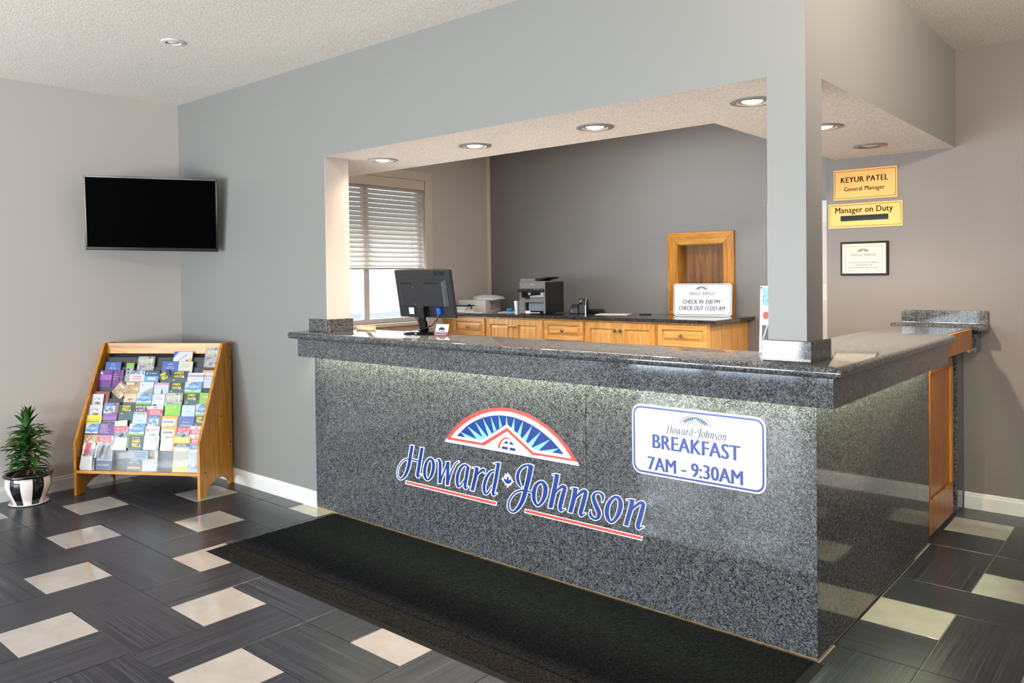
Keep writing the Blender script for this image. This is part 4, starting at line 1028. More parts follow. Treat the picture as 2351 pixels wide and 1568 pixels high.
[-7795,3495],[-7758,3525],[-7708,3560],[-7648,3602],[-7548,3666]],[[-8419,4191],[-8335,4295],[-8282,4365],[-8225,4437],[-8163,4513],[-8097,4592],[-8026,4665],[-7950,4731],
[-7865,4792],[-7763,4842],[-7645,4851],[-7560,4822],[-7502,4774],[-7473,4700],[-7477,4636],[-7487,4586],[-7497,4525],[-7513,4450],[-7537,4359],[-7573,4237],[-7616,4097],
[-7658,3968],[-7696,3860],[-7730,3771],[-7752,3709],[-7765,3667],[-7774,3638],[-7794,3639],[-7867,3645],[-7870,3640],[-7826,3657],[-7770,3680],[-7706,3709],[-7600,3762]]]]]]
EMB = {"leaf":[[-15598,4672],[-15560,4619],[-15502,4648],[-15522,4496],[-15497,4480],[-15404,4564],[-15378,4539],[-15331,4526],[-15353,4493],[-15302,4432],[-15433,4341],[-15486,4303],
[-15578,4288],[-15671,4263],[-15774,4355],[-15865,4460],[-15812,4499],[-15798,4531],[-15706,4506],[-15667,4472],[-15641,4496],[-15665,4612],[-15626,4608]],"leafw":[[-15587,4893],
[-15518,4754],[-15426,4789],[-15441,4667],[-15323,4706],[-15351,4602],[-15247,4579],[-15274,4516],[-15145,4467],[-15329,4329],[-15383,4211],[-15540,4215],[-15542,4095],
[-15647,4077],[-15645,4197],[-15804,4191],[-15776,4275],[-16025,4465],[-15918,4502],[-15917,4572],[-15824,4577],[-15822,4687],[-15769,4685],[-15794,4811],
[-15663,4732]],"white":[[-20126,5855],[-19979,6084],[-19642,6476],[-19075,6956],[-18384,7410],[-17620,7767],[-16833,8007],[-16047,8128],[-15241,8153],[-14398,8055],[-13656,7846],
[-12860,7501],[-12232,7103],[-11690,6644],[-11196,6044],[-11074,5865]],"redo":[[-19980,6007],[-19979,6084],[-19642,6476],[-19075,6956],[-18384,7410],[-17620,7767],[-16833,8007],
[-16047,8128],[-15241,8153],[-14398,8055],[-13656,7846],[-12860,7501],[-12232,7103],[-11690,6644],[-11196,6044]],"redi":[[-19648,6142],[-19648,6142],[-19268,6521],[-18755,6911],
[-18116,7309],[-17403,7629],[-16707,7846],[-16071,7959],[-15325,7983],[-14480,7878],[-13736,7686],[-13012,7379],[-12381,6995],[-11945,6610],[-11516,6143]],"chevtop":[[-19648,6142],
[-17341,6143],[-15585,7152],[-13876,6123],[-11516,6143]],"chevbot":[[-19980,6007],[-17190,6018],[-15588,6964],[-13956,6006],[-11196,6044]],"arc":[[-19203,6281],[-18876,6552],
[-18437,6915],[-17850,7242],[-17274,7482],[-16711,7639],[-16137,7732],[-15616,7756],[-15064,7732],[-14503,7631],[-13915,7469],[-13357,7239],[-12774,6931],[-12276,6551],
[-11986,6287]],"roof":[[-13796,6271],[-15582,7339],[-17338,6304]],"rays":[[[-18899,6532],[-18539,6288],[-17689,6285]],[[-18401,6912],[-17689,6285],[-17338,6304],[-17205,6411]],
[[-17841,7243],[-17228,6389],[-16965,6537]],[[-17275,7473],[-16878,6586],[-16640,6742]],[[-16711,7629],[-16511,6828],[-16318,6955]],[[-16137,7732],[-16106,7075],[-15924,7190]],
[[-15616,7756],[-15665,7314],[-15532,7329]],[[-15076,7731],[-15288,7186],[-15103,7060]],[[-14503,7631],[-14902,6960],[-14695,6819]],[[-13915,7463],[-14556,6757],[-14340,6601]],
[[-13357,7233],[-14203,6545],[-13969,6399]],[[-12785,6920],[-13911,6361],[-13796,6271],[-13525,6277]],[[-12276,6542],[-13371,6274],[-12708,6282]]],"redarc":[[[-16236,6019],
[-16204,6196],[-16053,6436],[-15800,6619],[-15551,6669],[-15245,6571]],[[-16081,6030],[-16057,6200],[-15962,6379],[-15781,6528],[-15573,6598],
[-15245,6571]]],"panes":[[[-15955,6025],[-15940,6162],[-15559,6166],[-15561,6022]],[[-15429,6024],[-15427,6165],[-15068,6166],[-15022,6027]],[[-15846,6315],[-15720,6423],
[-15554,6478],[-15556,6322]],[[-15425,6324],[-15422,6480],[-15227,6418],[-15139,6312]]],"bar1":[[-23317,3169],[-16375,3190],[-16422,3059],[-23363,3051]],"bar2":[[-14426,3186],
[-7696,3203],[-7728,3084],[-14476,3058]],"bar1w":[[-23369,3218],[-16307,3238],[-16393,3004],[-23444,2995]],"bar2w":[[-14468,3230],[-7646,3243],[-7706,3038],[-14534,3008]]}


def draw_emblem(mb, P, dy, mi):
    """P maps (x, z, layer) to a point; mi = indices of white, red, blue, cyan"""
    w, r, b, c = mi
    pl = lambda pts, k: [P(x, z, k) for x, z in pts]
    if w is not None:
        mb.poly(pl(EMB['white'], 0), w)
    for A, B in (('redo', 'redi'), ('chevtop', 'chevbot')):
        a, d = EMB[A], EMB[B]
        for i in range(len(a) - 1):
            mb.poly(pl([a[i], a[i + 1], d[i + 1], d[i]], 1), r)
    a, d = EMB['redarc']
    for i in range(len(a) - 1):
        mb.poly(pl([a[i], a[i + 1], d[i + 1], d[i]], 1), r)
    mb.poly(pl(EMB['arc'] + EMB['roof'], 1), b)
    for t in EMB['rays']:
        mb.poly(pl(t, 2), c)
    for t in EMB['panes']:
        mb.poly(pl(t, 1), b)


def draw_letter(mb, parts, P, white, blue):
    for cnt, (name, closed, (inner, outer)) in enumerate(parts):
        for lay, (l, r), m in ((0, outer, white), (1, inner, blue)):
            if m is None:
                continue
            n = len(l)
            lay += 0.12 * cnt
            v = [P(q[0], q[1], lay + 0.16 * i / n) for S_ in (l, r) for i, q in enumerate(S_)]
            mb.add(v, [(i, (i + 1) % n, n + (i + 1) % n, n + i) for i in range(n if closed else n - 1)], m)


LETTERS = []
for st_ in STROKES:
    if LETTERS and LETTERS[-1][0][0] == st_[0] and not st_[1]:
        LETTERS[-1].append(st_)
    else:
        LETTERS.append([st_])
LX = [p[0] for s_ in STROKES for p in s_[2][0][0]]
LZ = [p[1] for p in EMB['white']] + [p[1] for p in EMB['bar2']]
LBOX = (min(LX), max(LX), min(LZ), max(LZ))


def small_logo(mb, place, x0, z0, x1, z1, mi):
    """the same mark, reduced; place(x, z, layer) puts a point on the carrying plane"""
    def P(x, z, k):
        return place(x0 + (x - LBOX[0]) / (LBOX[1] - LBOX[0]) * (x1 - x0), z0 + (z - LBOX[2]) / (LBOX[3] - LBOX[2]) * (z1 - z0), k)
    w, r, b, c = mi
    draw_emblem(mb, P, 0, (None, r, b, c))
    for L_ in LETTERS:
        draw_letter(mb, L_, P, None, b)
    mb.poly([P(x, z, 0) for x, z in EMB['leaf']], b)
    for k in ('bar1', 'bar2'):
        mb.poly([P(x, z, 0) for x, z in EMB[k]], r)


PF = lambda x, z, k: (x * 1e-4, -0.0006 - 0.0004 * k, z * 1e-4)
lg = thing('counter_logo', 'large blue script lettering with an orange-edged fan emblem on the counter front', 'sign')
e = MB()
draw_emblem(e, PF, 0, (0, 1, 2, 3))
e.build('emblem', [WHITEP, RED, BLUE, CYAN], lg, recalc=False)
for L_ in LETTERS:
    e = MB()
    draw_letter(e, L_, PF, 0, 1)
    e.build('letter', [WHITEP, BLUE], lg, recalc=False)
MB().poly([PF(x, z, 0) for x, z in EMB['leafw']], 0).poly([PF(x, z, 1) for x, z in EMB['leaf']], 1).build('maple_leaf', [WHITEP, BLUE], lg, recalc=False)
for k in ('bar1', 'bar2'):
    MB().poly([PF(x, z, 0) for x, z in EMB[k + 'w']], 0).poly([PF(x, z, 1) for x, z in EMB[k]], 1).build('underline', [WHITEP, RED], lg, recalc=False)

# breakfast notice on the counter front
bs = thing('breakfast_sign', 'white rounded notice with blue border lettered BREAKFAST on the counter front', 'sign', (-0.8135, 0, 0.6055))
W_, H_ = 0.617, 0.3075
MB().prism(rrect(0, 0, W_, H_, 0.042), 'y', -0.005, -0.0004).build('panel', SIGNWHITE, bs, bevel=0.0008)
e = MB()
ring(e, rrect(0.007, 0.007, W_ - 0.007, H_ - 0.007, 0.036), rrect(0.0155, 0.0155, W_ - 0.0155, H_ - 0.0155, 0.029), lambda x, z: (x, -0.0056, z))
e.build('border', BLUE, bs, recalc=False)
text_letters(bs, 'BREAKFAST', (0.103, -0.0056, 0.121), (0.408, 0, 0), (0, 0, 0.062), BLUE, 0.04, 1.04)
text_letters(bs, '7AM - 9:30AM', (0.0785, -0.0056, 0.0235), (0.443, 0, 0), (0, 0, 0.0595), BLUE, 0.04, 1.02)
e = MB()
small_logo(e, lambda x, z, k: (x, -0.0056 - 0.0002 * k, z), 0.164, 0.186, 0.449, 0.2865, (None, 0, 1, 2))
e.build('logo', [RED, NAVY, CYAN], bs, recalc=False)

# ------------------------------------------------------------------ plates on the right wall
def plate(label, x0, z0, x1, z1, rows, bar=None):
    t = thing('name_plate', label, 'sign', (x0, YS, z0))
    w, h = x1 - x0, z1 - z0
    MB().box(0, -0.004, 0, w, -0.0002, h).build('plate', BRASS, t, bevel=0.0006)
    e = MB()
    ring(e, rrect(0.009, 0.011, w - 0.009, h - 0.011, 0.008), rrect(0.0115, 0.0135, w - 0.0115, h - 0.0135, 0.0065), lambda x, z: (x, -0.0044, z))
    for s, u0, v0, u1, v1, b in rows:
        put_text(e, s, (w * u0, -0.0044, h * (1 - v1)), (w * (u1 - u0), 0, 0), (0, 0, h * (v1 - v0)), 0, b, 1.04)
    e.build('engraving', INK, t, recalc=False)
    if bar:
        MB().box(w * bar[0], -0.007, h * (1 - bar[3]), w * bar[2], -0.0041, h * (1 - bar[1])).build('name_slot', BLACK_GLOSS, t)
    return t


plate('upper gold plate, two lines of black lettering above the longer gold plate', -0.787, 1.977, -0.380, 2.183,
      [('KEYUR PATEL', 0.118, 0.25, 0.865, 0.43, 0.02), ('General Manager', 0.17, 0.57, 0.81, 0.76, 0.012)])
plate('longer gold plate lettered Manager on Duty with a black name slot', -0.825, 1.786, -0.3475, 1.953,
      [('Manager on Duty', 0.10, 0.15, 0.875, 0.46, 0.012)], (0.175, 0.50, 0.815, 0.72))
pq = thing('wall_plaque', 'dark wooden plaque with a silvery plate below the gold plates', 'plaque', (-0.741, YS, 1.462))
MB().box(0, -0.018, 0, 0.307, -0.0002, 0.228).build('backing', flat('wood_espresso', '#24130e', 0.4, spec=0.15), pq, bevel=0.004)
MB().box(0.014, -0.0205, 0.014, 0.293, -0.018, 0.214).build('plate', flat('metal_pale_gold', '#b5a78f', 0.36, 0.2), pq)
e = MB()
ring(e, rrect(0.032, 0.032, 0.272, 0.198, 0.003, 1), rrect(0.0335, 0.0335, 0.2705, 0.1965, 0.003, 1), lambda x, z: (x, -0.0208, z))
for z, a, b in ((0.085, 0.06, 0.25), (0.068, 0.10, 0.21), (0.051, 0.055, 0.245)):
    x = a
    while x < b:
        l_ = random.uniform(0.006, 0.017)
        e.quad((x, -0.0208, z), (min(x + l_, b), -0.0208, z), (min(x + l_, b), -0.0208, z + 0.0035), (x, -0.0208, z + 0.0035))
        x += l_ + 0.003
e.build('engraving', flat('print_grey', '#3b3632', 0.8, spec=0.0), pq, recalc=False)
e = MB()
small_logo(e, lambda x, z, k: (x, -0.0208 - 0.0002 * k, z), 0.063, 0.125, 0.232, 0.182, (None, 0, 1, 1))
e.build('logo', [flat('print_rust', '#b5553f', 0.4), flat('print_slate', '#4b5468', 0.4)], pq, recalc=False)

# ------------------------------------------------------------------ television across the corner
def posed(o, c, yaw, tilt, roll):
    """local x to the right, y away from the viewer, z up, facing like a hung screen"""
    n = Vector((math.sin(yaw) * math.cos(tilt), -math.cos(yaw) * math.cos(tilt), -math.sin(tilt)))
    rt = Vector((math.cos(yaw), math.sin(yaw), 0))
    up = rt.cross(-n)
    rt, up = math.cos(roll) * rt + math.sin(roll) * up, -math.sin(roll) * rt + math.cos(roll) * up
    y = -n
    m = Matrix(((rt.x, y.x, up.x, c[0]), (rt.y, y.y, up.y, c[1]), (rt.z, y.z, up.z, c[2]), (0, 0, 0, 1)))
    o.matrix_world = m
    o.location, o.rotation_euler = m.to_translation(), m.to_euler()


tv = thing('television', 'black flat television with glossy bezel mounted across the corner', 'television')
posed(tv, (-4.560, -0.404, 1.9587), R(52.07), R(7.38), R(-1.22))
w, h = 0.89 / 2, 0.527 / 2
MB().box(-w + 0.006, 0.012, -h + 0.006, w - 0.006, 0.035, h - 0.006).box(-0.3, 0.035, -0.18, 0.3, 0.05, 0.14).build('back_shell', BLACK_SATIN, tv, bevel=0.004)
BEZ = flat('bezel_gloss', '#14161a', 0.12, 0.0, spec=0.3)
e = MB()
for a in ((-w, h - 0.015, w, h), (-w, -h, w, -h + 0.024), (-w, -h + 0.024, -w + 0.013, h - 0.015), (w - 0.013, -h + 0.024, w, h - 0.015)):
    e.box(a[0], -0.004, a[1], a[2], 0.014, a[3])
e.build('bezel', BEZ, tv, bevel=0.002)
MB().box(-w + 0.0125, 0.001, -h + 0.0235, w - 0.0125, 0.012, h - 0.0145).build('screen', flat('screen_off', '#000000', 0.5, spec=0.01), tv)
MB().box(-0.1, 0.05, -0.1, 0.1, 0.056, 0.1).cyl((0, 0.056, 0), (0, 0.33, 0.02), 0.02).build('wall_arm', BLACK, tv)

# ------------------------------------------------------------------ brochure rack
RK = Matrix.Translation((-4.783, -0.879, 0)) @ Matrix.Rotation(R(32.501), 4, 'Z')
rk = thing('brochure_rack', 'wooden floor rack with stepped black tiers full of brochures', 'brochure rack', (-4.783, -0.879, 0), (0, 0, R(32.501)))
PW = 0.938


def side_profile():
    pts = [(0, 0), (0.085, 0)]
    for i in range(1, 12):
        a = math.pi * i / 12
        pts.append((0.245 - 0.16 * math.cos(a), 0.0 + 0.085 * math.sin(a)))
    pts += [(0.405, 0), (0.45, 0), (0.45, 1.03), (0.335, 1.03), (0.0, 0.367)]
    return pts


MB().prism(side_profile(), 'x', 0.0, 0.02).build('side_panel', OAK, rk, bevel=0.0015)
MB().prism(side_profile(), 'x', PW - 0.02, PW).build('side_panel', OAK, rk, bevel=0.0015)
MB().box(0.0201, 0.002, 0.155, PW - 0.0201, 0.40, 0.175).build('bottom_shelf', OAKX, rk, bevel=0.001)
MB().box(0.0201, 0.352, 0.952, PW - 0.0201, 0.371, 1.028).build('top_rail', OAKX, rk, bevel=0.001)
BLKB = flat('board_black', '#22242a', 0.45)
TH = R(15)
TAN = 0.335 / 0.665
ROWS = [0.478, 0.545, 0.612, 0.685, 0.761, 0.838, 0.898, 0.966]
for zt in ROWS:
    zb = zt - 0.165
    y0 = (zt - 0.365) * TAN + 0.03 - 0.165 * math.tan(TH) + 0.016
    yt = y0 + 0.125 * math.tan(TH)
    e = MB().prism([(y0, zb), (y0 + 0.004, zb), (yt + 0.004, zb + 0.125), (yt, zb + 0.125)], 'x', 0.0205, PW - 0.0205)
    if zt > 0.5:
        e.prism([(y0 - 0.028, zb - 0.004), (y0, zb - 0.004), (y0, zb), (y0 - 0.028, zb)], 'x', 0.0205, PW - 0.0205)
    e.build('tier', BLKB, rk)
MB().prism([(0.055, 0.176), (0.06, 0.176), (0.075, 0.32), (0.40, 0.95), (0.395, 0.95), (0.07, 0.32)], 'x', 0.0205, PW - 0.0205).build('back_board', BLKB, rk)
MB().prism([(0.003, 0.176), (0.006, 0.176), (0.009, 0.32), (0.006, 0.32)], 'x', 0.0205, PW - 0.0205).build('clear_lip', ACRYLIC, rk)
for y, z in ((0.435, 1.005), (0.432, 0.918), (0.289, 0.514), (0.425, 0.303), (0.066, 0.164)):
    MB().cyl((PW - 0.001, y, z), (PW + 0.002, y, z), 0.006, seg=10).build('screw', BLACK, rk)

C = dict(blue='#3b5fae', white='#d6d7d8', purple='#6d2689', lilac='#a05fb5', dark='#20262a', yellow='#efe02a', green='#7cc143',
         grey='#a9a6a6', cream='#d2d3c2', navy='#27406f', red='#d8263c', sky='#5fa3d8', teal='#2f5a5c', brown='#8a6a5c', orange='#f0a03a',
         rust='#8f3a2a', black='#15161a', pale='#c3d0de', amber='#eab23a', lime='#7cc93c', mid='#3c67b4', pink='#e57fa0', gold='#d9b44a', tan='#b59d84')
for k_ in C:
    C[k_] = '#%02x%02x%02x' % tuple(int(int(C[k_][i:i + 2], 16) * 0.87) for i in (1, 3, 5))
PH = {'caves': ['#3c3a3c', '#8e8a8c', '#c9c4c2', '#6d686a'], 'whale': ['#6e6fae', '#b7b5c9', '#6d6a66', '#cfcde0'], 'food': ['#5b3b20', '#b98b52', '#7c8a4e', '#e3d3b8'],
      'hill': ['#3f6fae', '#dce9f5', '#2f4f86', '#f4f7fa'], 'kids': ['#49512f', '#d8c6a0', '#b8663c', '#8fa36a'], 'sea': ['#2b6f8f', '#5fb0c4', '#d9b44a', '#2f7f93'],
      'sail': ['#2f6fae', '#dfeaf4', '#1d3f70', '#9cc4e4'], 'choc': ['#5d4236', '#a58a78', '#d9b37a', '#6d5044'], 'mist': ['#c8c3bc', '#f3e0c4', '#f0b07a', '#3c5a5c']}
WALK = [('r', 0, 0, 1, 1, 'dark'), ('r', 0, .62, 1, 1, 'teal')]
for k_ in PH:
    PH[k_] = ['#%02x%02x%02x' % tuple(int(int(c_[i:i + 2], 16) * 0.85) for i in (1, 3, 5)) for c_ in PH[k_]]
DES = {
    'blue': [('r', 0, 0, 1, 1, 'blue'), ('p', [(.5, .12), (.44, .2), (.56, .2)], 'white'), ('t', 'MUSEUM', .32, .24, .68, .32, 'pale'), ('t', 'LAND, AIR', .3, .45, .68, .54, 'white'), ('t', 'AND SEA', .24, .58, .76, .68, 'white')],
    'greencard': [('r', 0, 0, 1, 1, 'grey'), ('r', 0, 0, 1, .42, 'green'), ('e', .3, .6, .16, .1, 'black'), ('e', .35, .9, .2, .08, 'teal')],
    'caves': [('f', 'caves'), ('p', [(.1, .3), (.9, .2), (.85, .58), (.2, .6)], 'cream'), ('t', 'CAVES', .24, .34, .76, .55, 'green')],
    'cream': [('r', 0, 0, 1, 1, 'cream'), ('t', 'Welcome', .3, .22, .7, .34, 'grey'), ('t', 'travel guide', .2, .45, .8, .54, 'tan')],
    'sailmag': [('r', 0, 0, 1, 1, 'white'), ('p', [(0, 0), (.28, 0), (0, .6)], 'mid'), ('q', 'GUIDE', .30, .9, .42, -.6, .12, 'navy'), ('p', [(.55, 1), (1, .55), (1, 1)], 'amber'), ('p', [(.66, .8), (.8, .72), (.74, .9)], 'black')],
    'purpleback': [('r', 0, 0, 1, 1, 'purple'), ('r', .02, .42, .98, .9, 'lilac'), ('p', [(.06, .16), (.16, .1), (.3, .28), (.3, .36), (.06, .36)], 'white')],
    'purpletext': [('r', 0, 0, 1, 1, 'purple'), ('t', 'LA', .1, .35, .5, .44, 'white'), ('t', 'DE LA', .1, .55, .85, .64, 'white'), ('t', 'ON', .1, .78, .6, .87, 'white')],
    'purpleplain': [('r', 0, 0, 1, 1, 'purple'), ('r', .1, .6, .7, .68, 'lilac')],
    'redtitle': [('r', 0, 0, 1, 1, 'white'), ('F', 'hill', 0, 0, 1, .34), ('t', 'THOUSAND', .2, .48, .76, .62, 'red'), ('t', 'ISLANDS', .2, .68, .76, .82, 'red')],
    'navyship': [('r', 0, 0, 1, 1, 'navy'), ('r', 0, .5, 1, 1, 'sky'), ('t', 'Cruises', .3, .16, .82, .32, 'white'), ('r', .22, .62, .78, .86, 'cream'), ('p', [(.1, .3), (.2, .12), (.2, .4)], 'white')],
    'walken': WALK + [('t', 'THE HAUNTED', .2, .05, .74, .25, 'yellow'), ('t', 'WALK', .2, .27, .66, .58, 'yellow'), ('p', [(.66, .58), (.76, .3), (.78, .58)], 'white'), ('e', .22, .8, .07, .06, 'amber')],
    'walkfr': WALK + [('t', 'LA MARCHE', .2, .04, .74, .27, 'yellow'), ('t', 'HANTÉE', .2, .30, .70, .58, 'yellow'), ('p', [(.66, .6), (.76, .32), (.8, .6)], 'white'), ('e', .2, .82, .07, .06, 'amber')],
    'navylines': [('r', 0, 0, 1, 1, 'white'), ('r', 0, .22, 1, .27, 'navy'), ('r', 0, .33, 1, .37, 'navy'), ('t', 'BATEAUX', .2, .55, .7, .63, 'orange')],
    'ferme': [('r', 0, 0, 1, 1, 'pale'), ('r', 0, 0, 1, .2, 'orange'), ('t', 'ferme', .14, .4, .95, .62, 'red'), ('r', .1, .72, .6, .76, 'sky')],
    'choc': [('f', 'choc'), ('r', .06, .14, .6, .3, 'cream'), ('e', .66, .62, .15, .16, 'gold'), ('e', .86, .7, .11, .14, 'white')],
    'redbird': [('r', 0, 0, 1, 1, 'white'), ('p', [(.14, .3), (.22, .18), (.24, .36)], 'red'), ('p', [(.3, 1), (.55, .72), (1, .66), (1, 1)], 'tan'), ('p', [(.55, .72), (1, .48), (1, .64)], 'sky')],
    'pinktop': [('r', 0, 0, 1, 1, 'pale'), ('r', 0, 0, 1, .2, 'pink'), ('t', 'MUSÉE', .36, .05, .64, .15, 'white'), ('p', [(.5, 1), (.56, .5), (.66, 1)], 'navy'), ('r', .1, .62, .4, 1, 'white')],
    'badge': [('r', 0, 0, 1, 1, 'sky'), ('p', [(0, 0), (.5, 0), (0, .6)], 'pale'), ('r', 0, .72, 1, .86, 'white'), ('r', 0, .9, 1, 1, 'green'), ('e', .5, .42, .29, .36, 'navy'), ('e', .5, .42, .25, .31, 'sky'), ('r', .16, .34, .84, .5, 'white'), ('t', 'KINGSTON', .2, .37, .8, .47, 'navy')],
    'redbook': [('r', 0, 0, 1, 1, 'rust'), ('r', .78, 0, .8, 1, 'brown')],
    'sketch': [('r', 0, 0, 1, 1, 'white'), ('p', [(.16, .38), (.3, .48), (.24, .5)], 'black'), ('p', [(.62, .3), (.7, .5), (.6, .52)], 'teal'), ('e', .55, .82, .26, .12, 'brown'), ('t', 'Pow Wow', .34, .3, .6, .42, 'grey')],
    'musee': [('f', 'mist'), ('r', 0, .74, 1, 1, 'teal'), ('t', 'musée', .3, .36, .76, .56, 'black')],
    'theatre': [('r', 0, 0, 1, 1, 'white'), ('t', 'FESTIVAL', .14, .2, .82, .32, 'grey'), ('t', 'THEATRE', .14, .38, .82, .5, 'grey'), ('e', .25, .98, .16, .12, 'teal')],
    'greendot': [('r', 0, 0, 1, 1, 'green'), ('t', 'nature', .34, .28, .9, .42, 'white'), ('e', .62, .6, .18, .2, 'orange'), ('p', [(.55, .7), (.62, .55), (.66, .7)], 'black')],
    'bluephoto': [('f', 'hill'), ('r', 0, 0, .78, .3, 'mid'), ('r', .78, 0, 1, 1, 'brown'), ('t', '18', .1, .12, .24, .3, 'gold'), ('t', 'GUIDE', .34, .12, .66, .24, 'pale')],
    'native': [('r', 0, 0, 1, 1, 'black'), ('t', 'NATIVE ARTS', .06, .06, .97, .3, 'white'), ('t', '& CRAFTS', .12, .36, .85, .58, 'white'), ('F', 'caves', 0, .64, 1, 1)],
    'festival': [('r', 0, 0, 1, 1, 'white'), ('r', 0, .3, 1, .74, 'red'), ('t', 'SUMMER', .34, .1, .7, .24, 'red'), ('t', 'FESTIVAL', .18, .38, .9, .68, 'white')],
    'lime': [('r', 0, 0, 1, 1, 'lime')] + [('t', s, .08, .1 + .15 * i, .5 + .06 * (i % 2), .2 + .15 * i, 'yellow') for i, s in enumerate(('BICYCLE', 'ROUTES', 'MAPS AND', 'TRAILS', 'PARKS'))] + [('e', .66, .3, .07, .1, 'white')],
    'palewhite': [('r', 0, 0, 1, 1, 'pale'), ('e', .4, .34, .12, .1, 'cream'), ('t', 'tours', .35, .5, .7, .6, 'sky')],
    'yellow': [('r', 0, 0, 1, 1, 'yellow'), ('r', .06, .55, .9, .62, 'black'), ('t', 'ROCKTOWN', .08, .32, .86, .6, 'gold'), ('r', 0, .75, 1, 1, 'dark'), ('t', 'RAFT', .2, .8, .6, .98, 'white')],
    'discover': [('r', 0, 0, 1, 1, 'purple'), ('r', 0, .25, 1, .6, 'lilac'), ('t', 'DISCOVER', .08, .06, .94, .2, 'pink'), ('r', 0, .6, 1, 1, 'dark'), ('t', 'ALL IN ONE PLACE', .06, .66, .9, .76, 'grey'), ('e', .12, .9, .06, .07, 'green'), ('t', 'visit', .26, .82, .7, .97, 'white')],
    'whitecard': [('r', 0, 0, 1, 1, 'white')],
    'mill': [('r', 0, 0, 1, 1, 'white'), ('r', 0, 0, 1, .24, 'amber'), ('t', "WATSON'S MILL", .08, .42, .78, .6, 'black'), ('p', [(.2, 1), (.4, .82), (.6, .92), (.8, .8), (1, 1)], 'tan'), ('r', .86, 0, 1, 1, 'orange')],
    'bluecrown': [('r', 0, 0, 1, 1, 'mid'), ('p', [(.4, .36), (.36, .22), (.45, .28), (.5, .18), (.55, .28), (.64, .22), (.6, .36)], 'red'), ('t', 'Royal', .3, .42, .76, .58, 'pale'), ('r', .16, .72, .9, .86, 'tan')],
    'purplemus': [('r', 0, 0, 1, 1, 'purple')] + [('t', s, .12, .08 + .135 * i, .12 + wd, .18 + .135 * i, 'white') for i, (s, wd) in enumerate((('BANK OF', .46), ('CANADA', .46), ('MUSEUM', .48), ('MUSÉE DE LA', .7), ('BANQUE', .46), ('DU CANADA', .62)))],
    'whale': [('r', 0, 0, 1, 1, 'white'), ('F', 'whale', 0, .42, 1, 1), ('r', 0, 0, .82, .42, 'red'), ('t', 'Upper Canada', .12, .08, .7, .2, 'white'), ('t', 'VILLAGE', .12, .2, .74, .36, 'white'), ('p', [(.82, 0), (1, 0), (1, .42), (.82, .3)], 'pink'), ('p', [(.3, .9), (.6, .6), (.76, .7), (.56, 1)], 'dark')],
    'unity': [('r', 0, 0, 1, 1, 'white'), ('e', .16, .36, .1, .14, 'pink'), ('t', 'Confederation', .34, .24, .92, .36, 'red'), ('p', [(.2, .84), (.6, .66), (1, .9), (.6, .8)], 'sky')],
    'kids': [('F', 'kids', 0, 0, 1, 1), ('r', 0, 0, 1, .12, 'dark'), ('p', [(.2, .9), (.5, .5), (.8, .9)], 'white')],
}


def cover(mb, ops, w, vis, zt, mats):
    def mi(m):
        if m not in mats:
            mats.append(m)
        return mats.index(m)
    lay = [0.0]
    def P(u, v):
        return ((u - 0.5) * w, -0.0004 - lay[0], zt - v * vis)
    for op in ops:
        lay[0] += 0.00012
        k = op[0]
        if k == 'r':
            _, a, b, c, d, col = op
            if d >= 0.999:
                mb.quad(P(a, b), P(c, b), ((c - .5) * w, P(0, 0)[1], 0), ((a - .5) * w, P(0, 0)[1], 0), mi(ink(C[col])))
            else:
                mb.quad(P(a, b), P(c, b), P(c, d), P(a, d), mi(ink(C[col])))
        elif k == 'f':
            mb.quad(P(0, 0), P(1, 0), (w / 2, P(0, 0)[1], 0), (-w / 2, P(0, 0)[1], 0), mi(m_photo('photo_' + op[1], PH[op[1]])))
        elif k == 'F':
            _, nm, a, b, c, d = op
            mb.quad(P(a, b), P(c, b), P(c, d), P(a, d), mi(m_photo('photo_' + nm, PH[nm])))
        elif k == 'p':
            mb.poly([P(*p) for p in op[1]], mi(ink(C[op[2]])))
        elif k == 'e':
            _, cu, cv, ru, rv, col = op
            mb.poly([P(cu + ru * math.cos(i * math.pi / 8), cv + rv * math.sin(i * math.pi / 8)) for i in range(16)], mi(ink(C[col])))
        elif k == 't':
            _, s, a, b, c, d, col = op
            p0, p1, p2 = Vector(P(a, d)), Vector(P(c, d)), Vector(P(a, b))
            put_text(mb, s, p0, p1 - p0, p2 - p0, mi(ink(C[col])), 0.02)
        elif k == 'q':
            _, s, a, b, du, dv, ht, col = op
            p0, p1 = Vector(P(a, b)), Vector(P(a + du, b + dv))
            u = p1 - p0
            put_text(mb, s, p0, u, Vector((-u.z, 0, u.x)).normalized() * ht * vis, mi(ink(C[col])), 0.02)


def brochure(label, ty, ops, w, h, vis, thick, mat):
    mb = MB().box(-w / 2, 0.0, 0.0, w / 2, thick, h)
    o = mb.build('brochure', PAPER_PAGE)
    o.matrix_world = mat
    o.location, o.rotation_euler = mat.to_translation(), mat.to_euler()
    tag(o, label, 'brochure', 'brochures in the wooden rack')
    mats, cb = [], MB()
    cover(cb, ops, w, vis, h, mats)
    cb.build('cover', mats, o, recalc=False)
    return o


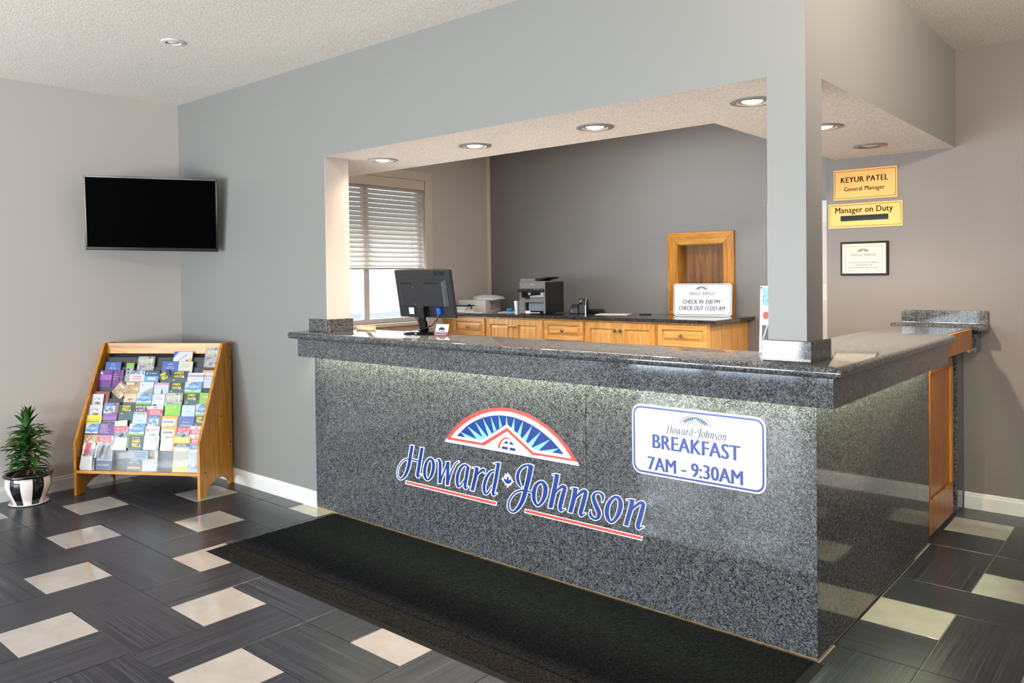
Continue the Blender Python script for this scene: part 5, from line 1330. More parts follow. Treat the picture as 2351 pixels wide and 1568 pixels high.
BROCH = [
    ('blue', 0.051, 0.169, 0.896, 0.297, 0.0, 'royal blue leaflet behind the purple museum leaflets, far left of the rack'),
    ('greencard', 0.218, 0.275, 0.889, 0.294, 0.0, 'narrow card with a light green top standing alone in the upper rows'),
    ('caves', 0.296, 0.425, 0.934, 0.317, 0.0, 'grey rock-print leaflet with a green title patch, upper middle of the rack'),
    ('blue', 0.494, 0.62, 0.901, 0.3, 0.0, 'royal blue leaflet with white lettering below the slanted white magazine'),
    ('cream', 0.62, 0.728, 0.901, 0.3, 0.0, 'pale cream booklet right of the upper middle royal blue leaflet'),
    ('sailmag', 0.564, 0.708, 0.968, 0.334, 0.0, 'white booklet with a blue corner and slanted lettering over the top rail'),
    ('caves', 0.801, 0.907, 0.994, 0.347, 0.0, 'grey rock-print leaflet with green patch standing highest at the right'),
    ('purpleback', 0.019, 0.122, 0.838, 0.268, 0.0, 'purple leaflet with lilac panel at the left end of its row'),
    ('purpletext', 0.125, 0.174, 0.839, 0.269, 0.0, 'purple leaflet with white letters tucked behind the lilac panel one'),
    ('purpleplain', 0.177, 0.2, 0.84, 0.269, 0.0, 'thin slice of purple leaflet furthest right in the purple trio'),
    ('redtitle', 0.264, 0.382, 0.837, 0.268, 0.0, 'white leaflet with a photo strip and pale red title lines'),
    ('navyship', 0.378, 0.487, 0.838, 0.268, 0.0, 'steel blue leaflet with white script beside the red titled one'),
    ('walken', 0.496, 0.583, 0.831, 0.265, 28.0, 'small dark leaflet tipped sideways, yellow WALK lettering'),
    ('walkfr', 0.58, 0.709, 0.835, 0.267, 0.0, 'dark leaflet with yellow LA MARCHE lettering, uppermost of three alike'),
    ('navylines', 0.712, 0.834, 0.825, 0.262, 0.0, 'white leaflet crossed by wavy navy lines'),
    ('ferme', 0.819, 0.917, 0.842, 0.27, 0.0, 'pale blue leaflet with orange top and pink red word at the right panel'),
    ('choc', 0.15, 0.285, 0.76, 0.229, -38.0, 'brown almond-print leaflet tipped over sideways'),
    ('choc', 0.254, 0.357, 0.764, 0.231, 0.0, 'brown almond-print leaflet standing upright behind the tipped one'),
    ('redbird', 0.36, 0.467, 0.761, 0.23, 0.0, 'white leaflet with small red bird mark and tan hill'),
    ('pinktop', 0.474, 0.586, 0.758, 0.228, 0.0, 'pale building-print leaflet with a pink top band'),
    ('walkfr', 0.59, 0.703, 0.759, 0.229, 0.0, 'dark leaflet with yellow LA MARCHE lettering, middle of three alike'),
    ('badge', 0.708, 0.831, 0.764, 0.231, 0.0, 'sky blue leaflet with round badge, highest of the badge leaflets'),
    ('redbook', 0.009, 0.137, 0.695, 0.196, 0.0, 'rust red booklet behind a white sketch card at the left panel'),
    ('sketch', 0.012, 0.111, 0.679, 0.188, 0.0, 'white card with ink sketch in front of the rust red booklet'),
    ('musee', 0.264, 0.361, 0.681, 0.189, 0.0, 'pale leaflet with orange glow and dark lake, black word across'),
    ('badge', 0.362, 0.478, 0.689, 0.193, 0.0, 'sky blue leaflet with round badge beside the orange glow leaflet'),
    ('theatre', 0.485, 0.578, 0.68, 0.188, 0.0, 'white theatre leaflet with spaced grey letters'),
    ('caves', 0.577, 0.71, 0.691, 0.194, 0.0, 'grey rock-print leaflet bent forward above the lime green stack'),
    ('walkfr', 0.725, 0.833, 0.689, 0.193, 0.0, 'dark leaflet with yellow LA MARCHE lettering, lowest of three alike'),
    ('greendot', 0.838, 0.925, 0.693, 0.195, 0.0, 'grass green leaflet with an orange round spot at the right panel'),
    ('sketch', 0.023, 0.125, 0.607, 0.152, 0.0, 'white card with ink sketch directly above the short yellow leaflet'),
    ('bluephoto', 0.13, 0.243, 0.623, 0.16, 0.0, 'blue mountain-photo booklet with brown spine above the DISCOVER leaflet'),
    ('walken', 0.254, 0.368, 0.61, 0.153, 0.0, 'dark leaflet with yellow WALK lettering, left of the black craft leaflet'),
    ('native', 0.37, 0.467, 0.611, 0.154, 0.0, 'black leaflet with white NATIVE ARTS lettering'),
    ('festival', 0.467, 0.586, 0.604, 0.15, 0.0, 'white leaflet with red FESTIVAL band in mid rack'),
    ('lime', 0.598, 0.716, 0.619, 0.158, 0.0, 'lime green stack with yellow lines of type'),
    ('palewhite', 0.727, 0.825, 0.612, 0.154, 0.0, 'pale blue-white leaflet with a red edge behind it'),
    ('badge', 0.83, 0.922, 0.62, 0.158, 0.0, 'sky blue leaflet with round badge against the right panel'),
    ('yellow', 0.025, 0.138, 0.54, 0.118, 0.0, 'short yellow leaflet with black skyline at the left panel'),
    ('discover', 0.146, 0.25, 0.552, 0.124, 0.0, 'dark purple leaflet headed DISCOVER'),
    ('whitecard', 0.264, 0.359, 0.508, 0.102, 6.0, 'plain white card tilted above the red-topped whale leaflet'),
    ('palewhite', 0.377, 0.482, 0.55, 0.123, 0.0, 'pale white leaflet in the row below the black craft leaflet'),
    ('bluephoto', 0.489, 0.597, 0.546, 0.121, 0.0, 'blue mountain-photo booklet with orange brown spine, mid rack'),
    ('mill', 0.601, 0.716, 0.541, 0.118, 0.0, 'white MILL leaflet with amber top, upper one of a pair'),
    ('bluecrown', 0.723, 0.835, 0.539, 0.117, 0.0, 'mid blue leaflet with a small red crown mark'),
    ('walken', 0.839, 0.914, 0.543, 0.12, 0.0, 'dark leaflet with yellow WALK lettering cut off by the right panel'),
    ('badge', 0.037, 0.135, 0.486, 0.091, 0.0, 'sky blue leaflet with round badge at the left panel'),
    ('purplemus', 0.137, 0.252, 0.488, 0.092, 0.0, 'purple leaflet with seven white lines of museum lettering'),
    ('whale', 0.262, 0.367, 0.472, 0.084, 0.0, 'red-topped leaflet with grey whale photo, left of a badge leaflet'),
    ('badge', 0.368, 0.484, 0.489, 0.093, 0.0, 'sky blue leaflet with round badge above the tall dark WALK leaflet'),
    ('unity', 0.495, 0.598, 0.475, 0.085, 0.0, 'white leaflet with thin red lettering and blue wave'),
    ('mill', 0.619, 0.723, 0.474, 0.085, 0.0, 'white MILL leaflet with amber top, lower one of a pair'),
    ('whale', 0.727, 0.823, 0.473, 0.085, 0.0, 'red-topped leaflet with grey whale photo above the tall yellow one'),
    ('festival', 0.826, 0.917, 0.48, 0.088, 0.0, 'white leaflet with red FESTIVAL band, upper one at the right panel'),
    ('kids', 0.04, 0.149, 0.42, 0.058, 0.0, 'group-photo leaflet with olive top at the lower left'),
    ('festival', 0.838, 0.922, 0.421, 0.058, 0.0, 'white leaflet with red FESTIVAL band, lower one at the right panel')
]
THICK = dict(lime=0.012, mill=0.011, redbook=0.013, bluephoto=0.009, badge=0.009, yellow=0.011, festival=0.008, walkfr=0.009, sailmag=0.006)
for n_, (ty, x0, x1, zt, y, rot, lb) in enumerate(BROCH):
    x0, x1 = max(x0, 0.0225), min(x1, PW - 0.0225)
    w = x1 - x0
    h = 0.165
    th = THICK.get(ty, 0.006)
    if ty == 'purpletext':
        y += 0.008
    if ty == 'purpleplain':
        y += 0.012
    if ty == 'redbook':
        y += 0.004
    if ty == 'sketch':
        y -= 0.004
    vis = 0.078
    if zt < 0.43:
        y += 0.012
    if rot and abs(rot) > 10:
        w, h, vis = (0.095, 0.10, 0.1) if ty == 'choc' else (0.082, 0.10, 0.1)
        cz = zt - (0.058 if ty == 'choc' else 0.045)
        y = y - 0.004 - 0.045 * math.tan(TH)
        M = Matrix.Translation(((x0 + x1) / 2, y, cz)) @ Matrix.Rotation(-TH, 4, 'X') @ Matrix.Rotation(R(-rot), 4, 'Y') @ Matrix.Translation((0, 0, -h / 2))
        if ty == 'choc':
            M = M
    else:
        j = 0.0006 * (n_ % 3)
        M = Matrix.Translation(((x0 + x1) / 2, y - h * math.sin(TH) - j, zt - h * math.cos(TH))) @ Matrix.Rotation(-TH, 4, 'X') @ Matrix.Rotation(R(-rot), 4, 'Y')
    brochure(lb, ty, DES[ty], w, h, vis, th, RK @ M)

TALL = [
    ('tall dark leaflet with big yellow WALK lettering in the bottom tray', 0.380, 0.494, 0.24, 0.024,
     [('r', 0, 0, 1, 1, 'dark'), ('t', 'THE ORIGINAL', .2, .04, .76, .08, 'gold'), ('t', 'THE HAUNTED', .22, .11, .76, .2, 'yellow'), ('t', 'WALK', .22, .21, .66, .33, 'yellow'), ('p', [(.68, .33), (.78, .22), (.8, .33)], 'white'),
      ('r', 0, .34, 1, .5, 'teal'), ('e', .2, .44, .08, .035, 'amber'), ('t', "CANADA'S", .2, .66, .7, .72, 'white'), ('t', 'GHOST TOURS', .16, .74, .8, .8, 'white'), ('r', .3, .83, .66, .85, 'orange'), ('r', .08, .88, .92, .94, 'gold')]),
    ('tall white leaflet with red maple mark and blue fish photo in the bottom tray', 0.492, 0.606, 0.24, 0.026,
     [('r', 0, 0, 1, 1, 'white'), ('r', 0, 0, 1, .33, 'pale'), ('p', [(.42, .2), (.46, .13), (.5, .17), (.54, .13), (.58, .2), (.5, .23)], 'red'), ('p', [(.7, .03), (.76, .02), (.96, .22), (.92, .25)], 'pink'), ('t', 'aquarium', .26, .25, .74, .29, 'sky'), ('F', 'sea', 0, .36, 1, .78)]),
    ('tall red-topped leaflet with two grey whales in the bottom tray', 0.150, 0.268, 0.235, 0.022,
     [('r', 0, 0, 1, 1, 'pale'), ('F', 'whale', 0, .15, 1, .7), ('r', 0, .02, .85, .18, 'red'), ('t', 'Upper Canada', .12, .04, .7, .09, 'white'), ('t', 'VILLAGE', .12, .09, .76, .16, 'white'), ('p', [(.1, .62), (.3, .3), (.5, .26), (.42, .5), (.2, .68)], 'dark'), ('p', [(.5, .62), (.62, .3), (.84, .24), (.74, .5), (.6, .7)], 'brown'), ('r', 0, .72, 1, 1, 'navy'), ('t', 'FAMILY ADVENTURES', .1, .82, .84, .88, 'white')]),
    ('leaning red and lilac leaflet behind the white card at the lower left', 0.052, 0.140, 0.185, 0.016,
     [('r', 0, 0, 1, 1, 'white'), ('p', [(.2, 0), (.7, 0), (.4, .5), (0, .5)], 'red'), ('F', 'whale', .5, .2, 1, .9)]),
    ('tall yellow-headed leaflet with food photos in the bottom tray', 0.722, 0.836, 0.235, 0.022,
     [('F', 'food', 0, 0, 1, 1), ('r', 0, 0, 1, .17, 'yellow'), ('t', 'ROCKTOWN', .1, .06, .9, .14, 'gold'), ('r', 0, .17, 1, .28, 'dark'), ('t', 'EAT AND', .26, .18, .74, .22, 'white'), ('t', 'EXPLORE', .18, .23, .82, .27, 'white'), ('r', 0, .82, 1, 1, 'yellow'), ('r', .1, .88, .9, .9, 'gold')]),
    ('tall blue sailing leaflet with white hull in the bottom right corner', 0.838, 0.915, 0.19, 0.020,
     [('F', 'sail', 0, 0, 1, 1), ('r', 0, 0, 1, .18, 'mid'), ('t', 'CRUISES', .24, .05, .96, .14, 'white'), ('p', [(.5, .7), (.96, .2), (.8, .72)], 'white'), ('r', 0, .88, 1, 1, 'white')]),
]
for lb, x0, x1, h, y0, ops in TALL:
    M = Matrix.Translation(((x0 + x1) / 2, y0, 0.1765)) @ Matrix.Rotation(-R(9), 4, 'X')
    brochure(lb, 'tall', ops, x1 - x0, h, h, 0.006, RK @ M)
lc = MB().prism([(-0.045, 0), (0.045, 0), (0.047, 0.085), (0.05, 0.105), (0.02, 0.095), (-0.02, 0.095), (-0.035, 0.11), (-0.05, 0.02)], 'y', 0.0, 0.008).build('notched_card', flat('card_cream', '#d8d3c8', 0.6), bevel=0.001)
M = RK @ Matrix.Translation((0.085, 0.0105, 0.1765)) @ Matrix.Rotation(-R(3), 4, 'X')
lc.location, lc.rotation_euler = M.to_translation(), M.to_euler()
tag(lc, 'cream notched card holder standing in the lower left of the rack', 'card holder')
sc_ = MB().box(-0.055, 0, 0, 0.055, 0.002, 0.062).build('grey_card', flat('card_grey_blue', '#93a3b0', 0.4))
e = MB()
for i, (a, b) in enumerate(((0.1, 0.85), (0.08, 0.92), (0.15, 0.8))):
    e.quad((-0.055 + 0.11 * a, -0.0004, 0.045 - 0.014 * i), (-0.055 + 0.11 * b, -0.0004, 0.045 - 0.014 * i), (-0.055 + 0.11 * b, -0.0004, 0.05 - 0.014 * i), (-0.055 + 0.11 * a, -0.0004, 0.05 - 0.014 * i))
e.build('print', ink('#6c7f90'), sc_, recalc=False)
M = RK @ Matrix.Translation((0.505, 0.002, 0.262)) @ Matrix.Rotation(R(-2), 4, 'X') @ Matrix.Rotation(R(1), 4, 'Y')
sc_.location, sc_.rotation_euler = M.to_translation(), M.to_euler()
tag(sc_, 'small grey-blue card fixed on the clear lip of the rack', 'card')

# ------------------------------------------------------------------ potted plant
PX, PY = -4.838, -1.142
pp = thing('potted_plant', 'leafy green plant in a black and white striped round pot', 'potted plant', (PX, PY, 0))
MB().lathe([(0.0, 0.0), (0.105, 0.0), (0.118, 0.008), (0.116, 0.012), (0.085, 0.007), (0.0, 0.007)], 36).build('saucer', flat('ceramic_white', '#e4ddd8', 0.12, coat=0.6), pp, smooth=True)
PB, PWH = flat('ceramic_black', '#0b0b0c', 0.06, coat=0.8), flat('ceramic_cream', '#e6dcd6', 0.10, coat=0.6)
prof = [(0.088, 0.0075), (0.094, 0.02), (0.111, 0.055), (0.128, 0.095), (0.1375, 0.13), (0.138, 0.16), (0.132, 0.185)]
MB().lathe(prof, 48, mf=lambda i, j: ((j + 1) // 4) % 2).build('pot', [PB, PWH], pp, smooth=True)
rim = [(0.132 + 0.0, 0.183)] + [(0.137 + 0.0125 * math.cos(R(a)), 0.197 + 0.0125 * math.sin(R(a))) for a in range(-90, 181, 30)] + [(0.122, 0.18)]
MB().lathe(rim, 48, caps=False).build('rim', PB, pp, smooth=True)
MB().lathe([(0.0001, 0.192), (0.06, 0.190), (0.122, 0.184)], 24, caps=False).build('soil', m_speck('soil', '#3a2618', '#6b4a33', 90, 0.95, bump=0.6), pp)
MB().tube([(0, 0, 0.186), (0.003, 0.002, 0.32), (-0.003, 0.0, 0.44), (0.0, 0.0, 0.54)], [0.014, 0.012, 0.010, 0.006], 8).build('stem', flat('stem_brown', '#5a4a2c', 0.7), pp)


def m_leaf(name, a, b, tip):
    k = N(name)
    tc = k.n('ShaderNodeTexCoord')
    sp = k.n('ShaderNodeSeparateXYZ')
    k.l(tc.outputs['Generated'], sp.inputs[0])
    k.l(k.ramp(sp.outputs[0], [(0.0, b), (0.45, a), (0.86, a), (1.0, tip)]), k.b.inputs['Base Color'])
    k.b.inputs['Roughness'].default_value = 0.32
    MATS[name] = k.m
    return k.m


LEAFM = [m_leaf('leaf_green', '#2c5a22', '#4d7a34', '#6b5a2c'), m_leaf('leaf_dark', '#1d4219', '#345e28', '#27401c'), m_leaf('leaf_browned', '#4a5a2a', '#5f7a3a', '#9a6a48')]


def leaf_mesh(L, wd, bend, mat):
    vs, fs = [], []
    n = 7
    for i in range(n):
        t = i / (n - 1)
        ww = wd * (0.55 + 1.1 * t) * (1 - t) ** 0.55 * 1.15 if t < 1 else 0.0
        x = L * t * (1 - 0.18 * bend * t)
        z = L * (0.16 * t - bend * 0.55 * t ** 2.4)
        vs += [(x, -ww, z + 0.35 * ww), (x, 0, z), (x, ww, z + 0.35 * ww)]
    for i in range(n - 1):
        for j in range(2):
            a = i * 3 + j
            fs.append((a, a + 1, a + 4, a + 3))
    o = MB().add(vs, fs).build('leaf', mat, recalc=False, smooth=True)
    me = o.data
    bpy.data.objects.remove(o)
    return me


LM = [leaf_mesh(0.158, 0.0195, b, m) for b in (0.35, 0.75, 1.05) for m in LEAFM]
rng = random.Random(11)
NL = 128
for i in range(NL):
    t = i / (NL - 1)
    zz = 0.205 + 0.345 * t
    me = LM[rng.randrange(3) * 3 + (0 if rng.random() < 0.42 else 1 if rng.random() < 0.5 else 2)]
    if t > 0.86:
        me = LM[rng.randrange(2)]
    o = bpy.data.objects.new('leaf', me)
    COL.objects.link(o)
    o.parent = pp
    az = i * 2.39996 + rng.uniform(-0.25, 0.25)
    pitch = R(2 + 30 * t + rng.uniform(-14, 14)) if t < 0.86 else R(48 + 34 * (t - 0.86) / 0.14)
    s = (0.84 + 0.25 * math.sin(math.pi * min(1, t * 1.15))) * rng.uniform(0.85, 1.12)
    ex_ = math.cos(az) < -0.35 and s > 0.9
    if ex_:
        s *= 0.88
    o.location = (0.008 * math.cos(az), 0.008 * math.sin(az), zz)
    o.rotation_euler = Euler((rng.uniform(-0.5, 0.5), -pitch, az), 'XYZ')
    o.scale = (s, s, s)

# ------------------------------------------------------------------ floor mat
fm = thing('floor_mat', 'long black carpet mat with a rubber edge along the counter foot', 'mat', (0, 0, 0))
mx0, my0, mx1, my1 = -3.005, -0.862, 0.026, -0.004
MB().loft([[(mx0, my0, 0.0006), (mx1, my0, 0.0006), (mx1, my1, 0.0006), (mx0, my1, 0.0006)],
           [(mx0 + 0.012, my0 + 0.02, 0.005), (mx1 - 0.03, my0 + 0.02, 0.005), (mx1 - 0.03, my1 - 0.004, 0.005), (mx0 + 0.012, my1 - 0.004, 0.005)]]).build('rubber_edge', RUBBER, fm)


def pile(name, x0, y0, x1, y1, mat, step=0.0085):
    nx, ny = max(2, int((x1 - x0) / step)), max(2, int((y1 - y0) / step))
    rg = random.Random(5)
    vs, fs = [], []
    for j in range(ny + 1):
        for i in range(nx + 1):
            edge = i in (0, nx) or j in (0, ny)
            vs.append((x0 + (x1 - x0) * i / nx + (0 if edge else rg.uniform(-.003, .003)), y0 + (y1 - y0) * j / ny + rg.uniform(-.003, .003), 0.0052 if edge else 0.0085 + rg.random() * 0.0045))
    for j in range(ny):
        for i in range(nx):
            a = j * (nx + 1) + i
            fs.append((a, a + 1, a + nx + 2, a + nx + 1))
    o = MB().add(vs, fs).build(name, mat, fm, recalc=False)
    o['kind'] = 'stuff'
    return o


PILE = m_speck('carpet_black', '#050607', '#3d4047', 210, 0.95, 0.55, 0.82, 0.5)
PILE_B = m_speck('carpet_brown_black', '#080807', '#463d33', 210, 0.95, 0.52, 0.82, 0.5)
pile('carpet_pile', mx0 + 0.015, my0 + 0.150, mx1 - 0.035, my1 - 0.006, PILE)
pile('carpet_border', mx0 + 0.015, my0 + 0.024, mx1 - 0.035, my0 + 0.149, PILE_B)

# ------------------------------------------------------------------ things on the front counter
mo = thing('computer_monitor', 'back of a black computer monitor on a round stand on the counter', 'monitor')
posed(mo, (-2.45, 0.264, 1.384), R(-0.79), R(9.73), R(-0.014))
w, h = 0.495 / 2, 0.297 / 2
MB().box(-w, 0.004, -h, w, 0.024, h).build('screen_frame', BLACK, mo, bevel=0.003)
SHELL = flat('shell_charcoal', '#26272b', 0.28)
e = MB()
e.box(-w + 0.003, 0.0, -h + 0.003, w - 0.003, 0.0045, h - 0.003)
e.build('back_plate', SHELL, mo, bevel=0.002)
e = MB()
e.loft([[(-0.215, 0.0, -0.082), (0.215, 0.0, -0.082), (0.215, 0.0, 0.092), (-0.215, 0.0, 0.092)],
        [(-0.19, -0.018, -0.076), (0.19, -0.018, -0.076), (0.19, -0.018, 0.078), (-0.19, -0.018, 0.078)]])
e.build('back_hump', SHELL, mo, bevel=0.004)
e = MB()
for x0_, n_ in ((-0.185, 11), (0.03, 13)):
    for k in range(n_):
        e.box(x0_ + 0.0095 * k, -0.0195, 0.062, x0_ + 0.0095 * k + 0.006, -0.0178, 0.074)
e.build('vent_slots', BLACK, mo)
e = MB()
put_text(e, 'acer', (0.113, -0.0006, 0.112), (0.1, 0, 0), (0, 0, 0.026), 0, 0.02)
e.build('print', flat('print_gloss_black', '#060607', 0.2), mo, recalc=False)
MB().box(-0.155, -0.0005, -0.128, -0.103, 0.0001, -0.087).build('label_sticker', PAPER, mo)
for x_, z_ in ((-0.07, 0.045), (-0.07, -0.062), (0.03, -0.062)):
    MB().cyl((x_, -0.0192, z_), (x_, -0.0178, z_), 0.0035, seg=8).build('screw', SILVER, mo)
MB().box(0.115, -0.022, -0.12, 0.143, -0.0005, -0.082).build('video_plug', flat('plug_blue', '#1c56c4', 0.35), mo, bevel=0.003)
MB().tube([(0.129, -0.02, -0.118), (0.12, -0.03, -0.15), (0.08, -0.045, -0.185), (0.02, -0.06, -0.205), (-0.05, -0.05, -0.225)], 0.0045, 8).build('video_cable', BLACK, mo)
MB().tube([(-0.092, -0.008, -0.083), (-0.088, -0.018, -0.13), (-0.07, -0.02, -0.165), (-0.05, -0.018, -0.19)], 0.004, 8).build('power_cable', BLACK, mo)
iv = mo.matrix_world.inverted()
stc = Vector((-2.455, 0.243, ZT))


def stand(mb_, name, mat, **kw):
    mb_.v = [tuple(iv @ (stc + Vector(p))) for p in mb_.v]
    return mb_.build(name, mat, mo, **kw)


stand(MB().lathe([(0.0001, 0.016), (0.06, 0.016), (0.1, 0.013), (0.108, 0.008), (0.107, 0.0005), (0.0001, 0.0005)], 36, caps=False), 'stand_base', BLACK_GLOSS, smooth=True)
stand(MB().loft([[(-0.028, 0.015, 0.014), (0.028, 0.015, 0.014), (0.028, 0.045, 0.014), (-0.028, 0.045, 0.014)],
                 [(-0.03, 0.0, 0.09), (0.03, 0.0, 0.09), (0.03, 0.02, 0.09), (-0.03, 0.02, 0.09)],
                 [(-0.034, -0.008, 0.165), (0.034, -0.008, 0.165), (0.034, 0.012, 0.165), (-0.034, 0.012, 0.165)]]), 'stand_neck', BLACK_GLOSS, bevel=0.004)

ch = thing('card_holder', 'small brown wooden card holder with white cards beside the monitor stand', 'card holder', (-2.247, 0.215, ZT), (0, 0, R(18)))
MB().box(-0.042, -0.016, 0.0005, 0.042, 0.03, 0.012).box(-0.042, -0.016, 0.012, 0.042, -0.01, 0.024).box(-0.042, 0.012, 0.012, 0.042, 0.03, 0.022).build('base', flat('wood_reddish', '#6d2f20', 0.3), ch, bevel=0.0015)
e = MB()
e.loft([[(-0.04, -0.009, 0.013), (0.04, -0.009, 0.013), (0.04, -0.003, 0.013), (-0.04, -0.003, 0.013)],
        [(-0.04, 0.013, 0.064), (0.04, 0.013, 0.064), (0.04, 0.019, 0.064), (-0.04, 0.019, 0.064)]])
e.build('cards', PAPER, ch)
e = MB()
cd = lambda x, z, k: (x, -0.0095 + (z - 0.013) * 0.4314 - 0.0003, z)
e.poly([cd(0.022 * math.cos(math.pi * i / 10), 0.032 + 0.016 * math.sin(math.pi * i / 10), 0) for i in range(11)], 0)
e.quad(cd(-0.022, 0.026, 0), cd(0.022, 0.026, 0), cd(0.022, 0.029, 0), cd(-0.022, 0.029, 0), 0)
e.build('print', NAVY, ch, recalc=False)

ty_ = thing('letter_tray', 'little wooden tray of papers behind the granite upstand at the counter left end', 'tray', (-3.0, 0.255, ZT))
MB().box(-0.06, -0.03, 0.0005, 0.065, 0.035, 0.007).box(-0.06, 0.03, 0.007, 0.065, 0.035, 0.03).box(-0.06, -0.03, 0.007, -0.055, 0.03, 0.025).build('tray', MAPLE, ty_, bevel=0.001)
MB().box(-0.05, -0.025, 0.0071, 0.058, 0.028, 0.02).build('papers', PAPER_PAGE, ty_)

po = thing('poster_frame', 'white-edged poster with blue sky and red balloon peeping out behind the pillar', 'poster', (-0.327, 0.238, ZT), (R(-4), 0, 0))
MB().box(0, 0, 0.0005, 0.262, 0.006, 0.2885).build('board', PAPER, po, bevel=0.001)
e = MB()
for a, b, m in ((0.205, 0.28, 0), (0.180, 0.204, 1), (0.145, 0.179, 2), (0.122, 0.144, 1), (0.018, 0.121, 3)):
    e.quad((0.011, -0.0004, a), (0.251, -0.0004, a), (0.251, -0.0004, b), (0.011, -0.0004, b), m)
e.poly([(0.027 + 0.013 * math.cos(i * math.pi / 8), -0.0008, 0.163 + 0.016 * math.sin(i * math.pi / 8)) for i in range(16)], 4)
e.quad((0.014, -0.0008, 0.06), (0.018, -0.0008, 0.058), (0.036, -0.0008, 0.118), (0.031, -0.0008, 0.12), 1)
e.quad((0.012, -0.0008, 0.042), (0.24, -0.0008, 0.034), (0.24, -0.0008, 0.046), (0.012, -0.0008, 0.052), 5)
e.build('picture', [m_photo('photo_sparkle', ['#2a6fa8', '#3f8fd0', '#8fc4ea', '#2f78b4'], 60), ink('#d9d2c4'), ink('#e2b27a'), ink('#14161c'), ink('#a82318'), ink('#8f93a8')], po, recalc=False)
MB().lathe([(0.0001, 0.0025), (0.0035, 0.002), (0.004, 0.0)], 10, caps=False).build('pin', BLACK, po, loc=(0.006, -0.0002, 0.281), rot=(R(90), 0, 0))

# ------------------------------------------------------------------ back office: cabinets and worktop
def front_panel(parent, name, x0, z0, x1, z1, knob):
    y = 2.302
    e = MB()
    e.box(x0, y + 0.013, z0, x1, y + 0.018, z1)
    b = 0.048 if z1 - z0 > 0.3 else 0.034
    e.box(x0, y, z0, x0 + b, y + 0.013, z1).box(x1 - b, y, z0, x1, y + 0.013, z1).box(x0 + b, y, z0, x1 - b, y + 0.013, z0 + b).box(x0 + b, y, z1 - b, x1 - b, y + 0.013, z1)
    i0 = (x0 + b + 0.006, z0 + b + 0.006, x1 - b - 0.006, z1 - b - 0.006)
    g = 0.024
    e.loft([[(i0[0], y + 0.013, i0[1]), (i0[2], y + 0.013, i0[1]), (i0[2], y + 0.013, i0[3]), (i0[0], y + 0.013, i0[3])],
            [(i0[0] + g, y + 0.001, i0[1] + g), (i0[2] - g, y + 0.001, i0[1] + g), (i0[2] - g, y + 0.001, i0[3] - g), (i0[0] + g, y + 0.001, i0[3] - g)]])
    o = e.build(name, MAPLEX if z1 - z0 < 0.3 else MAPLE, parent, bevel=0.0012)
    k = MB().lathe([(0.005, 0.0), (0.005, 0.009), (0.0125, 0.014), (0.015, 0.021), (0.011, 0.027), (0.0001, 0.028)], 16, caps=False)
    k.build('knob', NICKEL, o, loc=(knob[0], y, knob[1]), rot=(R(90), 0, 0), smooth=True)


CABL = {0: 'maple drawer cabinet at the left end under the back worktop', 1: 'maple double-door cabinet below the printer', 2: 'maple drawer cabinet between the two double-door cabinets',
        3: 'maple double-door cabinet left of the check-in board', 4: 'maple drawer cabinet at the right end under the check-in board'}
for i_, (a, b, kind) in enumerate(((-4.254, -3.826, 'd'), (-3.824, -3.150, 'p'), (-3.148, -2.718, 'd'), (-2.716, -2.037, 'p'), (-2.035, -1.598, 'd'))):
    cb = thing('base_cabinet', CABL[i_], 'cabinet', (0, 0, 0), group='maple base cabinets in the back office')
    MB().box(a, 2.3205, 0.08, b, 2.9795, 1.1165).box(a + 0.01, 2.37, 0.0, b - 0.01, 2.97, 0.08).build('carcass', MAPLE, cb)
    if kind == 'd':
        front_panel(cb, 'drawer', a + 0.012, 0.938, b - 0.012, 1.098, ((a + b) / 2, 1.018))
        front_panel(cb, 'drawer', a + 0.012, 0.53, b - 0.012, 0.93, ((a + b) / 2, 0.73))
        front_panel(cb, 'drawer', a + 0.012, 0.1, b - 0.012, 0.522, ((a + b) / 2, 0.31))
    else:
        m_ = (a + b) / 2
        front_panel(cb, 'door', a + 0.012, 0.1, m_ - 0.002, 1.098, (m_ - 0.025, 1.038))
        front_panel(cb, 'door', m_ + 0.002, 0.1, b - 0.012, 1.098, (m_ + 0.025, 1.038))
struct(MB().box(XW + 0.0005, 2.321, 0, -4.255, 2.34, 1.1165).build('trim_3', MAPLE))
wt = MB().box(XW + 0.0005, 2.282, 1.1172, -1.537, 2.9797, 1.143).build('worktop', GRANITE_DARK, bevel=0.003)
tag(wt, 'polished black stone worktop over the maple cabinets', 'worktop')

ni = thing('wooden_niche', 'tall wooden-framed recess in the charcoal wall behind the check-in board', 'niche', (0, YB, 0))
fo = (-2.307, 1.1435, -1.7035, 1.832)
fi = (-2.205, 1.2435, -1.796, 1.734)
qs = [[(fo[0], fo[1]), (fi[0], fi[1]), (fi[0], fi[3]), (fo[0], fo[3])], [(fo[0], fo[3]), (fi[0], fi[3]), (fi[2], fi[3]), (fo[2], fo[3])],
      [(fo[2], fo[3]), (fi[2], fi[3]), (fi[2], fi[1]), (fo[2], fo[1])], [(fo[2], fo[1]), (fi[2], fi[1]), (fi[0], fi[1]), (fo[0], fo[1])]]
for k, q in enumerate(qs):
    MB().prism(q, 'y', -0.022, -0.0005).build('casing', OAKX if k % 2 else OAK, ni, bevel=0.002)
MB().box(-2.2049, 0.085, 1.145, -1.7961, 0.095, 1.7339).build('back_panel', WALNUT, ni)
MB().box(-2.2049, 0.0, 1.145, -2.197, 0.085, 1.7339).build('side_lining', OAK, ni)
MB().box(-1.804, 0.0, 1.145, -1.7961, 0.085, 1.7339).build('side_lining', OAK, ni)
MB().box(-2.197, 0.0, 1.726, -1.804, 0.085, 1.7339).build('top_lining', OAK, ni)

